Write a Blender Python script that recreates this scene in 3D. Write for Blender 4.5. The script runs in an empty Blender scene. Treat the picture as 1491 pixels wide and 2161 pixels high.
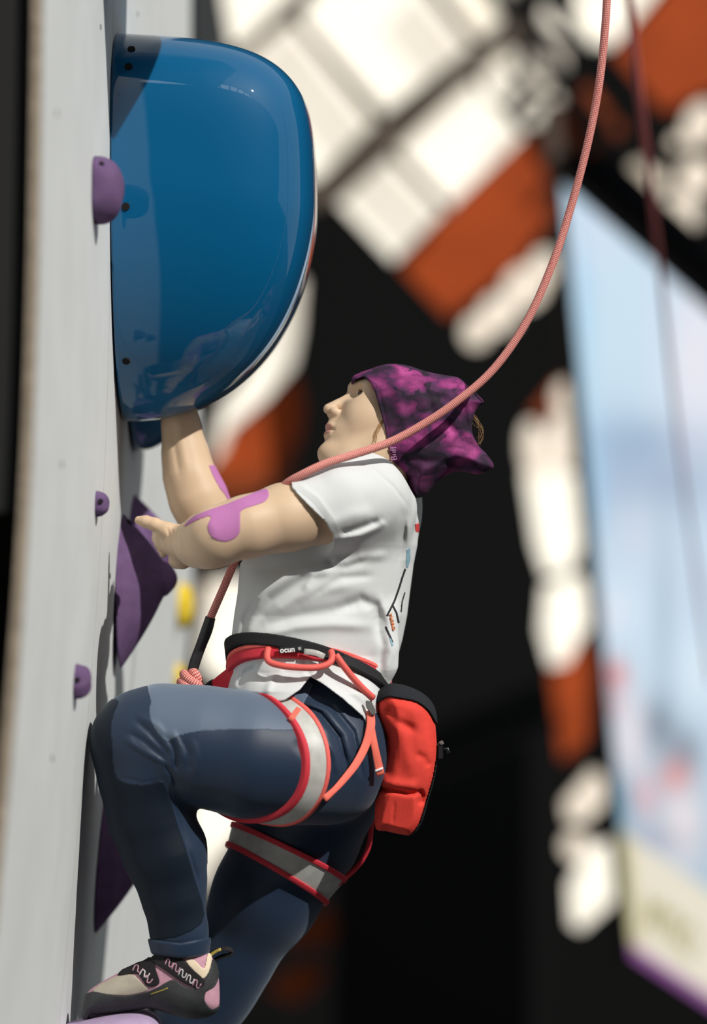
import bpy, bmesh, math, random
import numpy as np
from mathutils import Matrix, Vector

# ------------------------------------------------------------------ camera, light, exposure
scene = bpy.context.scene
COL = scene.collection
DIST = 5.5                 # camera to the climber
FPX = 5500.0               # focal length in pixels of the 1491 x 2161 frame
PITCH = math.radians(20)   # the photographer looks up at the wall
RIG = (Matrix.Translation((0, 0, 1.5)) @ Matrix.Rotation(PITCH, 4, 'X') @ Matrix.Translation((0, DIST, 0)))

cam_d = bpy.data.cameras.new('camera')
cam = bpy.data.objects.new('camera', cam_d)
COL.objects.link(cam)
cam_d.sensor_fit = 'VERTICAL'
cam_d.sensor_height = 36.0
cam_d.lens = FPX / 2161 * 36.0
cam_d.clip_end = 200
cam_d.dof.use_dof = True
cam_d.dof.focus_distance = DIST - 0.08
cam_d.dof.aperture_fstop = 0.95
cam.matrix_world = RIG @ Matrix.Translation((0, -DIST, 0)) @ Matrix.Rotation(math.pi / 2, 4, 'X')
scene.camera = cam

world = bpy.data.worlds.new('world')
scene.world = world
world.use_nodes = True
bg = world.node_tree.nodes['Background']
bg.inputs[0].default_value = (0.97, 1.0, 1.0, 1)
bg.inputs[1].default_value = 0.46

sun_d = bpy.data.lights.new('sun', 'SUN')
sun_d.energy = 3.9
sun_d.angle = math.radians(0.7)
sun_d.color = (1.0, 0.965, 0.91)
sun = bpy.data.objects.new('sun', sun_d)
COL.objects.link(sun)
SUN_DIR = Vector((0.553, -0.523, 0.654)).normalized()        # towards the sun, in the wall's frame
sun.matrix_world = (RIG.to_3x3() @ SUN_DIR).to_track_quat('Z', 'Y').to_matrix().to_4x4()

scene.view_settings.view_transform = 'Standard'
scene.view_settings.look = 'None'
scene.view_settings.exposure = 0.0
scene.view_settings.gamma = 1.0
scene.view_settings.use_curve_mapping = False

# ------------------------------------------------------------------ helpers
def P(u, v, y=0.0):
    """pixel of the 1491x2161 frame and depth y (metres behind the climber) -> point"""
    k = (DIST + y) / FPX
    return np.array([(u - 745.5) * k, y, (1080.5 - v) * k])

def uv_of(p):
    k = FPX / (DIST + p[:, 1])
    return 745.5 + p[:, 0] * k, 1080.5 - p[:, 2] * k

def tag(o, label=None, cat=None, group=None, kind=None):
    if label: o['label'] = label
    if cat: o['category'] = cat
    if group: o['group'] = group
    if kind: o['kind'] = kind
    return o

def empty(name, loc=(0, 0, 0)):
    o = bpy.data.objects.new(name, None)
    o.empty_display_size = 0.05
    COL.objects.link(o)
    return o

def mesh_np(name, verts, faces_flat, sizes, m=None, parent=None, smooth=True):
    me = bpy.data.meshes.new(name)
    verts = np.asarray(verts, np.float32)
    faces_flat = np.asarray(faces_flat, np.int32)
    sizes = np.asarray(sizes, np.int32)
    me.vertices.add(len(verts)); me.vertices.foreach_set('co', verts.ravel())
    me.loops.add(len(faces_flat)); me.loops.foreach_set('vertex_index', faces_flat)
    me.polygons.add(len(sizes))
    st = np.zeros(len(sizes), np.int32); st[1:] = np.cumsum(sizes)[:-1]
    me.polygons.foreach_set('loop_start', st)
    me.update(calc_edges=True)
    me.validate()
    if smooth:
        me.polygons.foreach_set('use_smooth', np.ones(len(me.polygons), bool))
    o = bpy.data.objects.new(name, me)
    COL.objects.link(o)
    if m: me.materials.append(m)
    if parent: o.parent = parent
    return o

def mesh_py(name, verts, faces, m=None, parent=None, smooth=False):
    me = bpy.data.meshes.new(name)
    me.from_pydata([tuple(map(float, v)) for v in verts], [], [tuple(f) for f in faces])
    me.update()
    if smooth:
        me.polygons.foreach_set('use_smooth', np.ones(len(me.polygons), bool))
    o = bpy.data.objects.new(name, me)
    COL.objects.link(o)
    if m: me.materials.append(m)
    if parent: o.parent = parent
    return o

def bm_obj(name, bm, m=None, parent=None, smooth=False):
    bmesh.ops.recalc_face_normals(bm, faces=bm.faces[:])
    me = bpy.data.meshes.new(name)
    bm.to_mesh(me); bm.free()
    if smooth:
        me.polygons.foreach_set('use_smooth', np.ones(len(me.polygons), bool))
    o = bpy.data.objects.new(name, me)
    COL.objects.link(o)
    if m: me.materials.append(m)
    if parent: o.parent = parent
    return o

def catmull(pts, n):
    pts = np.asarray(pts, float)
    p = np.vstack([2 * pts[0] - pts[1], pts, 2 * pts[-1] - pts[-2]])
    out = []
    for i in range(1, len(p) - 2):
        t = np.linspace(0, 1, n, endpoint=False)[:, None]
        a, b, c, d = p[i - 1], p[i], p[i + 1], p[i + 2]
        out.append(0.5 * ((2 * b) + (c - a) * t + (2 * a - 5 * b + 4 * c - d) * t ** 2 + (3 * b - a - 3 * c + d) * t ** 3))
    out.append(pts[-1:])
    return np.vstack(out)

def resample(path, step):
    seg = np.linalg.norm(np.diff(path[:, :3], axis=0), axis=1)
    s = np.concatenate([[0], np.cumsum(seg)])
    n = max(3, int(s[-1] / step))
    t = np.linspace(0, s[-1], n)
    return np.stack([np.interp(t, s, path[:, k]) for k in range(path.shape[1])], 1), t

def frames(path, up=None):
    T = np.gradient(path, axis=0)
    T /= np.linalg.norm(T, axis=1)[:, None] + 1e-12
    N = np.zeros_like(T)
    n = np.array([0, -1.0, 0]) if up is None else np.asarray(up, float)
    for i in range(len(T)):
        if up is not None: n = np.asarray(up, float)
        n = n - T[i] * n.dot(T[i])
        n /= np.linalg.norm(n) + 1e-12
        N[i] = n
    return T, N, np.cross(T, N)

def tube(name, pts, r, m=None, parent=None, nseg=14, n=8, step=0.006, checks=None, closed_ends=True):
    """round tube through control points; r a number or list per control point; UV = (around, metres along)"""
    pts = np.asarray(pts, float)
    rr = np.full(len(pts), r) if np.isscalar(r) else np.asarray(r, float)
    c = catmull(np.column_stack([pts, rr]), n)
    c, s = resample(c, step)
    path, rad = c[:, :3], c[:, 3]
    T, N, B = frames(path)
    a = np.linspace(0, 2 * np.pi, nseg, endpoint=False)
    ring = (np.cos(a)[None, :, None] * N[:, None, :] + np.sin(a)[None, :, None] * B[:, None, :]) * rad[:, None, None]
    V = (path[:, None, :] + ring).reshape(-1, 3)
    k = len(path)
    i, j = np.meshgrid(np.arange(k - 1), np.arange(nseg), indexing='ij')
    j2 = (j + 1) % nseg
    F = np.stack([i * nseg + j, i * nseg + j2, (i + 1) * nseg + j2, (i + 1) * nseg + j], -1).reshape(-1, 4)
    flat = list(F.ravel()); sizes = [4] * len(F)
    if closed_ends:
        flat += list(range(nseg - 1, -1, -1)); sizes.append(nseg)
        flat += list(range((k - 1) * nseg, k * nseg)); sizes.append(nseg)
    o = mesh_np(name, V, flat, sizes, m, parent)
    uvl = o.data.uv_layers.new(name='uv')
    jj = j.ravel(); ss = s
    U = np.stack([jj, jj + 1, jj + 1, jj], -1) / nseg
    Vv = np.stack([ss[i.ravel()], ss[i.ravel()], ss[i.ravel() + 1], ss[i.ravel() + 1]], -1)
    uv = np.zeros((len(o.data.loops), 2), np.float32)
    uv[:len(F) * 4, 0] = U.ravel(); uv[:len(F) * 4, 1] = Vv.ravel()
    uvl.data.foreach_set('uv', uv.ravel())
    return o

def ribbon(name, pts, width, thick, m=None, parent=None, up=(0, -1, 0), n=8, step=0.006):
    """flat webbing: its broad face looks along up"""
    pts = np.asarray(pts, float)
    ww = np.full(len(pts), width) if np.isscalar(width) else np.asarray(width, float)
    c = catmull(np.column_stack([pts, ww]), n)
    c, s = resample(c, step)
    path, w = c[:, :3], c[:, 3]
    T, N, B = frames(path, up)
    h = thick / 2
    prof = [(-.5, -1), (-.42, -1.0), (.42, -1.0), (.5, -1), (.5, 1), (.42, 1), (-.42, 1), (-.5, 1)]
    V = np.stack([path + B * (w * a)[:, None] + N * (h * b * (0.5 if abs(a) == .5 else 1.0)) for a, b in prof], 1).reshape(-1, 3)
    k, q = len(path), len(prof)
    i, j = np.meshgrid(np.arange(k - 1), np.arange(q), indexing='ij')
    j2 = (j + 1) % q
    F = np.stack([i * q + j, i * q + j2, (i + 1) * q + j2, (i + 1) * q + j], -1).reshape(-1, 4)
    flat = list(F.ravel()) + list(range(q - 1, -1, -1)) + list(range((k - 1) * q, k * q))
    return mesh_np(name, V, flat, [4] * len(F) + [q, q], m, parent, smooth=False)

def prism_px(name, px, y, thick, m=None, parent=None, bevel=0.0, ys=None):
    """a slab: outline seen at pixels px standing at depth y (or depth per corner), thick metres deep"""
    front = [P(u, v, (y if ys is None else ys[i])) for i, (u, v) in enumerate(px)]
    n = len(front)
    bm = bmesh.new()
    f = [bm.verts.new(p) for p in front]
    b = [bm.verts.new(p + np.array([0, thick, 0])) for p in front]
    bm.faces.new(f); bm.faces.new(b[::-1])
    for i in range(n):
        bm.faces.new([f[i], b[i], b[(i + 1) % n], f[(i + 1) % n]])
    if bevel:
        bmesh.ops.bevel(bm, geom=bm.edges[:], offset=bevel, segments=2, affect='EDGES')
    return bm_obj(name, bm, m, parent)

def ell_px(cu, cv, ru, rv, ang=0, n=12):
    a = np.linspace(0, 2 * np.pi, n, endpoint=False)
    c, s = math.cos(math.radians(ang)), math.sin(math.radians(ang))
    return [(cu + ru * np.cos(t) * c - rv * np.sin(t) * s, cv + ru * np.cos(t) * s + rv * np.sin(t) * c) for t in a]

def box(name, lo, hi, m=None, parent=None, bevel=0.0):
    bm = bmesh.new()
    bmesh.ops.create_cube(bm, size=1)
    lo, hi = np.array(lo, float), np.array(hi, float)
    for v in bm.verts:
        v.co = Vector((lo + hi) / 2 + np.array(v.co) * (hi - lo))
    if bevel:
        bmesh.ops.bevel(bm, geom=bm.edges[:], offset=bevel, segments=2, affect='EDGES')
    return bm_obj(name, bm, m, parent)

# ------------------------------------------------------------------ materials
def new_mat(name):
    m = bpy.data.materials.new(name)
    m.use_nodes = True
    return m, m.node_tree.nodes, m.node_tree.links, m.node_tree.nodes['Principled BSDF']

def mat(name, col, rough=0.6, spec=0.5, noise=0.0, nscale=20.0, bump=0.0, bscale=200.0, sheen=0.0, coat=0.0, metal=0.0, sss=0.0, emit=None, estr=0.0, col2=None):
    m, N, L, b = new_mat(name)
    b.inputs['Base Color'].default_value = (*col, 1)
    b.inputs['Roughness'].default_value = rough
    b.inputs['Specular IOR Level'].default_value = spec
    b.inputs['Metallic'].default_value = metal
    if sheen:
        b.inputs['Sheen Weight'].default_value = sheen
        b.inputs['Sheen Roughness'].default_value = 0.5; b.inputs['Sheen Tint'].default_value = (.75, .87, 1.0, 1)
    if coat:
        b.inputs['Coat Weight'].default_value = coat
        b.inputs['Coat Roughness'].default_value = 0.02
    if sss:
        b.inputs['Subsurface Weight'].default_value = sss
        b.inputs['Subsurface Radius'].default_value = (0.012, 0.005, 0.003)
        b.inputs['Subsurface Scale'].default_value = 1.0
    tc = N.new('ShaderNodeTexCoord')
    if noise or col2:
        nz = N.new('ShaderNodeTexNoise'); nz.inputs['Scale'].default_value = nscale; nz.inputs['Detail'].default_value = 5
        L.new(tc.outputs['Object'], nz.inputs['Vector'])
        mx = N.new('ShaderNodeMix'); mx.data_type = 'RGBA'
        c2 = col2 if col2 else tuple(c * (1 - noise) for c in col)
        mx.inputs[6].default_value = (*col, 1); mx.inputs[7].default_value = (*c2, 1)
        rp = N.new('ShaderNodeMapRange'); rp.inputs[1].default_value = .35; rp.inputs[2].default_value = .65
        L.new(nz.outputs[0], rp.inputs[0]); L.new(rp.outputs[0], mx.inputs[0]); L.new(mx.outputs[2], b.inputs['Base Color'])
    if bump:
        nb = N.new('ShaderNodeTexNoise'); nb.inputs['Scale'].default_value = bscale; nb.inputs['Detail'].default_value = 3
        L.new(tc.outputs['Object'], nb.inputs['Vector'])
        bp = N.new('ShaderNodeBump'); bp.inputs['Strength'].default_value = bump; bp.inputs['Distance'].default_value = 0.002
        L.new(nb.outputs[0], bp.inputs['Height']); L.new(bp.outputs[0], b.inputs['Normal'])
    if emit:
        b.inputs['Emission Color'].default_value = (*emit, 1)
        b.inputs['Emission Strength'].default_value = estr
    return m

M = {}
M['wall'] = mat('painted_plywood', (.70, .725, .725), .75, .3, noise=.06, nscale=6, bump=.25, bscale=320)
M['wall_edge'] = mat('raw_plywood_edge', (.40, .33, .25), .8, .2, noise=.3, nscale=60)
M['steel_dark'] = mat('dark_steel', (.02, .02, .02), .7, .2)
M['dark'] = mat('matt_black', (.007, .007, .007), .95, .05)
M['darkbrown'] = mat('dark_brown_steel', (.16, .125, .10), .8, .1)
M['cream'] = mat('daylit_glazing', (.5, .5, .45), .6, .2, emit=(.90, .81, .67), estr=.92)
M['cream2'] = mat('daylit_glazing_dim', (.5, .45, .4), .6, .2, emit=(.85, .72, .55), estr=.62)
M['orange'] = mat('orange_cladding', (.50, .078, .012), .7, .2, noise=.35, nscale=1.2)
M['orange2'] = mat('deep_orange_cladding', (.34, .065, .014), .7, .2, noise=.5, nscale=1.5)
M['skin'] = mat('skin', (.65, .47, .315), .5, .3, sss=.10, bump=.03, bscale=900, noise=.07, nscale=14)
M['lip'] = mat('lip', (.52, .27, .21), .45, .35)
M['eye_white'] = mat('eye_white', (.75, .72, .68), .2, .5)
M['iris'] = mat('iris', (.05, .03, .02), .1, .6)
M['hair'] = mat('hair', (.30, .17, .07), .5, .4)
M['tape'] = mat('tape', (.47, .175, .40), .75, .2, bump=.2, bscale=900)
M['shirt'] = mat('cotton', (.64, .66, .66), .85, .2, bump=.12, bscale=900)
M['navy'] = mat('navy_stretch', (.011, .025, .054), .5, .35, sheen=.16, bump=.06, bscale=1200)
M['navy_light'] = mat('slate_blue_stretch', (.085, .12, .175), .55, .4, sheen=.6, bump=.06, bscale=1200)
M['navy_dark'] = mat('dark_navy_stretch_shaded', (.004, .009, .018), .6, .2, sheen=.06, bump=.06, bscale=1200)  # dark panel fabric, deepened further to stand in for shade on the shin
M['red'] = mat('red_webbing', (.62, .035, .055), .6, .3, bump=.3, bscale=800)
M['coral'] = mat('coral_tube', (.80, .13, .11), .5, .3, bump=.1, bscale=600)
M['webbing'] = mat('coral_webbing', (.82, .16, .11), .65, .3, bump=.3, bscale=900)
M['reflective'] = mat('grey_reflective', (.52, .52, .49), .45, .5, noise=.2, nscale=40)
M['black_web'] = mat('black_webbing', (.012, .012, .014), .7, .3, bump=.3, bscale=800)
M['black_plastic'] = mat('black_plastic', (.02, .02, .022), .35, .5)
M['grey_metal'] = mat('grey_buckle', (.35, .35, .33), .35, .5, metal=.6)
M['label_white'] = mat('label_white', (.8, .8, .8), .6)
M['bag'] = mat('red_canvas', (.80, .065, .045), .75, .2, noise=.18, nscale=18, bump=.3, bscale=700)
M['bag_rim'] = mat('dark_fleece_rim', (.022, .024, .028), .9, .1, bump=.6, bscale=250)
M['purple'] = mat('purple_grip', (.165, .095, .21), .85, .2, noise=.25, nscale=25, bump=.5, bscale=600)
M['purple2'] = mat('violet_grip', (.145, .085, .185), .85, .2, noise=.2, nscale=30, bump=.5, bscale=600)
M['lilac'] = mat('lilac_grip', (.42, .32, .48), .85, .2, noise=.12, nscale=25, bump=.4, bscale=600)
M['yellow'] = mat('yellow_grip', (.70, .50, .03), .8, .2, noise=.1, nscale=25)
M['blue'] = mat('blue_gelcoat', (.0, .10, .24), .5, .1, coat=1.0)
M['hole'] = mat('bolt_hole', (.012, .010, .010), .8, .2)
M['rubber'] = mat('black_rubber', (.045, .048, .050), .55, .35, noise=.4, nscale=30, bump=.2, bscale=300)
M['shoe_pink'] = mat('pink_suede', (.55, .30, .38), .85, .15, noise=.15, nscale=60, bump=.3, bscale=700)
M['shoe_beige'] = mat('beige_suede', (.47, .42, .34), .9, .15, noise=.12, nscale=40, bump=.3, bscale=700)
M['shoe_black'] = mat('black_strap', (.018, .016, .018), .8, .2, bump=.3, bscale=800)
M['shoe_cream'] = mat('cream_lining', (.70, .58, .42), .8)
M['gold'] = mat('gold_print', (.35, .27, .05), .5)
M['print_black'] = mat('black_print', (.015, .015, .018), .7)
M['print_teal'] = mat('teal_print', (.25, .42, .50), .7)
M['print_orange'] = mat('orange_print', (.75, .22, .06), .7)
M['print_red'] = mat('red_print', (.65, .05, .05), .7)
M['sleeve'] = mat('black_rope_sleeve', (.02, .02, .022), .45, .5, bump=.3, bscale=120)

def rope_mat(name, c1, c2, c3, along=0.0038, around=32):
    m, N, L, b = new_mat(name)
    b.inputs['Roughness'].default_value = .8
    uv = N.new('ShaderNodeUVMap')
    sx = N.new('ShaderNodeSeparateXYZ'); L.new(uv.outputs[0], sx.inputs[0])
    def tri(sock, freq):
        a = N.new('ShaderNodeMath'); a.operation = 'MULTIPLY'; a.inputs[1].default_value = freq; L.new(sock, a.inputs[0])
        f = N.new('ShaderNodeMath'); f.operation = 'FRACT'; L.new(a.outputs[0], f.inputs[0])
        g = N.new('ShaderNodeMath'); g.operation = 'GREATER_THAN'; g.inputs[1].default_value = .5; L.new(f.outputs[0], g.inputs[0])
        return g
    A = tri(sx.outputs[0], around / 2.0); B = tri(sx.outputs[1], 1.0 / along)
    ad = N.new('ShaderNodeMath'); ad.operation = 'ADD'; L.new(A.outputs[0], ad.inputs[0]); L.new(B.outputs[0], ad.inputs[1])
    hf = N.new('ShaderNodeMath'); hf.operation = 'MULTIPLY'; hf.inputs[1].default_value = .5; L.new(ad.outputs[0], hf.inputs[0])
    cr = N.new('ShaderNodeValToRGB'); cr.color_ramp.interpolation = 'CONSTANT'
    e = cr.color_ramp.elements
    e[0].position = 0; e[0].color = (*c3, 1); e[1].position = .25; e[1].color = (*c2, 1)
    k = e.new(.75); k.color = (*c1, 1)
    L.new(hf.outputs[0], cr.inputs[0]); L.new(cr.outputs[0], b.inputs['Base Color'])
    bp = N.new('ShaderNodeBump'); bp.inputs['Strength'].default_value = .4; bp.inputs['Distance'].default_value = .0008
    L.new(hf.outputs[0], bp.inputs['Height']); L.new(bp.outputs[0], b.inputs['Normal'])
    return m
M['rope'] = rope_mat('red_white_rope', (.86, .62, .55), (.66, .16, .13), (.40, .05, .045))
M['rope_far'] = mat('faded_red_rope', (.45, .12, .12), .8)

def petal_mat():
    m, N, L, b = new_mat('petal_print_fabric')
    b.inputs['Roughness'].default_value = .85
    tc = N.new('ShaderNodeTexCoord')
    mp = N.new('ShaderNodeMapping'); mp.inputs['Scale'].default_value = (1, .7, 1.5); mp.inputs['Rotation'].default_value = (0, .7, 0)
    L.new(tc.outputs['Object'], mp.inputs[0])
    nz = N.new('ShaderNodeTexNoise'); nz.inputs['Scale'].default_value = 24; nz.inputs['Detail'].default_value = 1
    L.new(mp.outputs[0], nz.inputs['Vector'])
    ad = N.new('ShaderNodeMix'); ad.data_type = 'RGBA'; ad.blend_type = 'LINEAR_LIGHT'; ad.inputs[0].default_value = .035
    L.new(mp.outputs[0], ad.inputs[6]); L.new(nz.outputs['Color'], ad.inputs[7])
    vo = N.new('ShaderNodeTexVoronoi'); vo.inputs['Scale'].default_value = 19
    L.new(ad.outputs[2], vo.inputs['Vector'])
    cr = N.new('ShaderNodeValToRGB'); e = cr.color_ramp.elements
    e[0].position = .08; e[0].color = (.30, .055, .20, 1); e[1].position = .9; e[1].color = (.022, .005, .028, 1)
    k = e.new(.48); k.color = (.14, .016, .10, 1)
    k = e.new(.65); k.color = (.05, .012, .055, 1)
    L.new(vo.outputs['Distance'], cr.inputs[0])
    sp = N.new('ShaderNodeSeparateColor'); L.new(vo.outputs['Color'], sp.inputs[0])
    cr2 = N.new('ShaderNodeValToRGB'); e = cr2.color_ramp.elements
    e[0].position = .15; e[0].color = (.22, .22, .30, 1); e[1].position = .9; e[1].color = (1.5, 1.15, 1.3, 1)
    L.new(sp.outputs[0], cr2.inputs[0])
    mu = N.new('ShaderNodeMix'); mu.data_type = 'RGBA'; mu.blend_type = 'MULTIPLY'; mu.inputs[0].default_value = 1
    L.new(cr.outputs[0], mu.inputs[6]); L.new(cr2.outputs[0], mu.inputs[7])
    n2 = N.new('ShaderNodeTexNoise'); n2.inputs['Scale'].default_value = 170; n2.inputs['Detail'].default_value = 6
    L.new(tc.outputs['Object'], n2.inputs['Vector'])
    m2 = N.new('ShaderNodeMix'); m2.data_type = 'RGBA'; m2.blend_type = 'OVERLAY'; m2.inputs[0].default_value = .6
    L.new(mu.outputs[2], m2.inputs[6]); L.new(n2.outputs[0], m2.inputs[7])
    L.new(m2.outputs[2], b.inputs['Base Color'])
    return m
M['petal'] = petal_mat()

# ------------------------------------------------------------------ implicit surfaces -> meshes
def smin(a, b, k):
    if k <= 0: return np.minimum(a, b)
    h = np.maximum(k - np.abs(a - b), 0) / k
    return np.minimum(a, b) - h * h * k * 0.25

def smax(a, b, k): return -smin(-a, -b, k)

class Field:
    """ordered list of primitives, each only evaluated near itself"""
    MG = 0.075
    def __init__(self): self.items = []
    def add(self, fn, lo, hi, k=0.02, op='u'):
        self.items.append((fn, np.asarray(lo, float), np.asarray(hi, float), k, op)); return self
    def cone(self, a, ra, b, rb, k=0.02, op='u'):
        a, b = np.asarray(a, float), np.asarray(b, float)
        ab = b - a; L2 = ab.dot(ab) + 1e-12
        def fn(p):
            t = np.clip((p - a) @ ab / L2, 0, 1)
            return np.linalg.norm(p - a - t[:, None] * ab, axis=1) - (ra + (rb - ra) * t)
        r = max(ra, rb)
        return self.add(fn, np.minimum(a, b) - r, np.maximum(a, b) + r, k, op)
    def chain(self, pts, k=0.02, op='u', mapf=None):
        """pts: (u, v, y, r) rows"""
        q = [(P(a[0], a[1], a[2]) if mapf is None else mapf(a[0], a[1], a[2]), a[3]) for a in pts]
        for (a, ra), (b, rb) in zip(q[:-1], q[1:]):
            self.cone(a, ra, b, rb, k, op)
        return self
    def ell(self, c, r, k=0.02, op='u', R=None):
        c, r = np.asarray(c, float), np.asarray(r, float)
        def fn(p):
            q = p - c
            if R is not None: q = q @ R          # columns of R are the local axes
            k0 = np.linalg.norm(q / r, axis=1); k1 = np.linalg.norm(q / (r * r), axis=1)
            return np.where(k1 > 1e-9, k0 * (k0 - 1) / (k1 + 1e-12), -r.min())
        m = r.max()
        return self.add(fn, c - m, c + m, k, op)
    def __call__(self, p):
        d = np.full(len(p), 0.2)
        for fn, lo, hi, k, op in self.items:
            idx = np.nonzero(np.all((p > lo - self.MG) & (p < hi + self.MG), axis=1))[0]
            if not len(idx): continue
            v = fn(p[idx])
            if op == 'u': d[idx] = smin(d[idx], v, k)
            elif op == 's': d[idx] = smax(d[idx], -v, k)
            elif op == 'i': d[idx] = smax(d[idx], v, k)
        return d
    def bounds(self):
        lo = np.min([i[1] for i in self.items if i[4] == 'u'], axis=0); hi = np.max([i[2] for i in self.items if i[4] == 'u'], axis=0)
        return lo, hi

_OFF = np.array([[i, j, k] for i in (0, 1) for j in (0, 1) for k in (0, 1)])
def pack(c): return (c[:, 0] + 4096) << 40 | (c[:, 1] + 4096) << 20 | (c[:, 2] + 4096)

def polygonize(f, lo, hi, res, levels=4):
    """sparse surface nets of f = 0 inside the box lo..hi"""
    lo, hi = np.asarray(lo, float) - 4 * res, np.asarray(hi, float) + 4 * res
    s = res * 2 ** levels
    n = np.ceil((hi - lo) / s).astype(int)
    c = np.stack(np.meshgrid(*[np.arange(k) for k in n], indexing='ij'), -1).reshape(-1, 3)
    for lv in range(levels, 0, -1):
        s = res * 2 ** lv
        d = f(lo + (c + .5) * s)
        c = c[np.abs(d) < s * 1.25 + res]
        c = (c[:, None, :] * 2 + _OFF[None]).reshape(-1, 3)
    key = pack(c)
    o = np.argsort(key); c, key = c[o], key[o]
    cor = (c[:, None, :] + _OFF[None]).reshape(-1, 3)
    ck, inv = np.unique(pack(cor), return_inverse=True)
    cc = np.stack([(ck >> 40) - 4096, ((ck >> 20) & 0xFFFFF) - 4096, (ck & 0xFFFFF) - 4096], 1)
    dv = f(lo + cc * res)
    D = dv[inv.reshape(-1)].reshape(-1, 8)
    S = D < 0
    act = S.any(1) & ~S.all(1)
    c, key, D, S = c[act], key[act], D[act], S[act]
    acc = np.zeros((len(c), 3)); cnt = np.zeros(len(c))
    for a in range(8):
        for b in range(a + 1, 8):
            if np.abs(_OFF[a] - _OFF[b]).sum() != 1: continue
            x = S[:, a] != S[:, b]
            t = D[x, a] / (D[x, a] - D[x, b])
            acc[x] += _OFF[a] + t[:, None] * (_OFF[b] - _OFF[a]); cnt[x] += 1
    V = lo + (c + acc / cnt[:, None]) * res
    quads = []
    for ax in range(3):
        e = np.zeros(3, int); e[ax] = 1
        e1 = np.zeros(3, int); e1[(ax + 1) % 3] = 1
        e2 = np.zeros(3, int); e2[(ax + 2) % 3] = 1
        ia = 0; ib = int(e @ np.array([4, 2, 1]))
        x = np.nonzero(S[:, ia] != S[:, ib])[0]
        q = [x]; ok = np.ones(len(x), bool)
        for off in (-e1, -e1 - e2, -e2):
            kk = pack(c[x] + off)
            pos = np.clip(np.searchsorted(key, kk), 0, len(key) - 1)
            ok &= key[pos] == kk
            q.append(pos)
        Q = np.stack(q, 1)[ok]
        fl = S[x, ia][ok]
        Q[~fl] = Q[~fl][:, ::-1]
        quads.append(Q)
    return V, np.vstack(quads)

def sdf_obj(name, f, lo, hi, res, m, parent=None, levels=4):
    V, Q = polygonize(f, lo, hi, res, levels)
    return mesh_np(name, V, Q.ravel(), np.full(len(Q), 4), m, parent)

def poly_sd(px):
    """signed distance (in metres at 1 px = 1 mm) of the pixel position of a point to a closed pixel outline"""
    px = np.asarray(px, float)
    def fn(u, v):
        d = np.full(len(u), 1e9); s = np.ones(len(u))
        for i in range(len(px)):
            a, b = px[i], px[(i + 1) % len(px)]
            e = b - a; w0, w1 = u - a[0], v - a[1]
            t = np.clip((w0 * e[0] + w1 * e[1]) / (e @ e + 1e-9), 0, 1)
            d = np.minimum(d, (w0 - e[0] * t) ** 2 + (w1 - e[1] * t) ** 2)
            c1 = v >= a[1]; c2 = v < b[1]; c3 = e[0] * w1 > e[1] * w0
            s = np.where((c1 & c2 & c3) | (~c1 & ~c2 & ~c3), -s, s)
        return s * np.sqrt(d) * 0.001
    return fn

def smooth_outline(px, n=6): 
    px = np.asarray(px, float)
    ext = np.vstack([px[-2:], px, px[:2]])
    c = catmull(ext, n)
    return c[2 * n: 2 * n + len(px) * n]

def strokes(lst, ymax=None):
    """pressed or raised folds: rows (points, width px, height mm)"""
    def fn(p):
        u, v = uv_of(p)
        out = np.zeros(len(p))
        for pts, w, h in lst:
            pts = np.asarray(pts, float)
            m = (u > pts[:, 0].min() - 3 * w) & (u < pts[:, 0].max() + 3 * w) & (v > pts[:, 1].min() - 3 * w) & (v < pts[:, 1].max() + 3 * w)
            if ymax is not None: m &= p[:, 1] < ymax
            ix = np.nonzero(m)[0]
            if not len(ix): continue
            uu, vv = u[ix], v[ix]
            best = np.full(len(ix), 1e9); tt = np.zeros(len(ix))
            ns = len(pts) - 1
            for i in range(ns):
                a, b = pts[i], pts[i + 1]; e = b - a
                t = np.clip(((uu - a[0]) * e[0] + (vv - a[1]) * e[1]) / (e @ e), 0, 1)
                dd = (uu - a[0] - e[0] * t) ** 2 + (vv - a[1] - e[1] * t) ** 2
                k = dd < best
                best = np.where(k, dd, best); tt = np.where(k, (i + t) / ns, tt)
            fade = np.clip(np.minimum(tt, 1 - tt) * 5 + .15, 0, 1)
            out[ix] += h * .001 * np.exp(-best / (w * w)) * fade
        return out
    return fn

def text_obj(name, s, size, m, parent, origin, right, up, depth=0.0008, bold=0.0, shear=0.0):
    cu = bpy.data.curves.new(name + '_curve', 'FONT')
    cu.body = s; cu.size = size; cu.extrude = depth; cu.offset = bold; cu.shear = shear
    cu.align_x = 'CENTER'; cu.align_y = 'CENTER'
    tmp = bpy.data.objects.new(name + '_tmp', cu)
    COL.objects.link(tmp)
    dg = bpy.context.evaluated_depsgraph_get()
    me = bpy.data.meshes.new_from_object(tmp.evaluated_get(dg))
    bpy.data.objects.remove(tmp); bpy.data.curves.remove(cu)
    r = Vector(right).normalized(); w = r.cross(Vector(up)).normalized(); u2 = w.cross(r)
    mt = Matrix((r, u2, w)).transposed().to_4x4(); mt.translation = Vector(origin)
    me.transform(mt)
    me.materials.clear(); me.materials.append(m)
    o = bpy.data.objects.new(name, me); COL.objects.link(o)
    if parent: o.parent = parent
    return o
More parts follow.
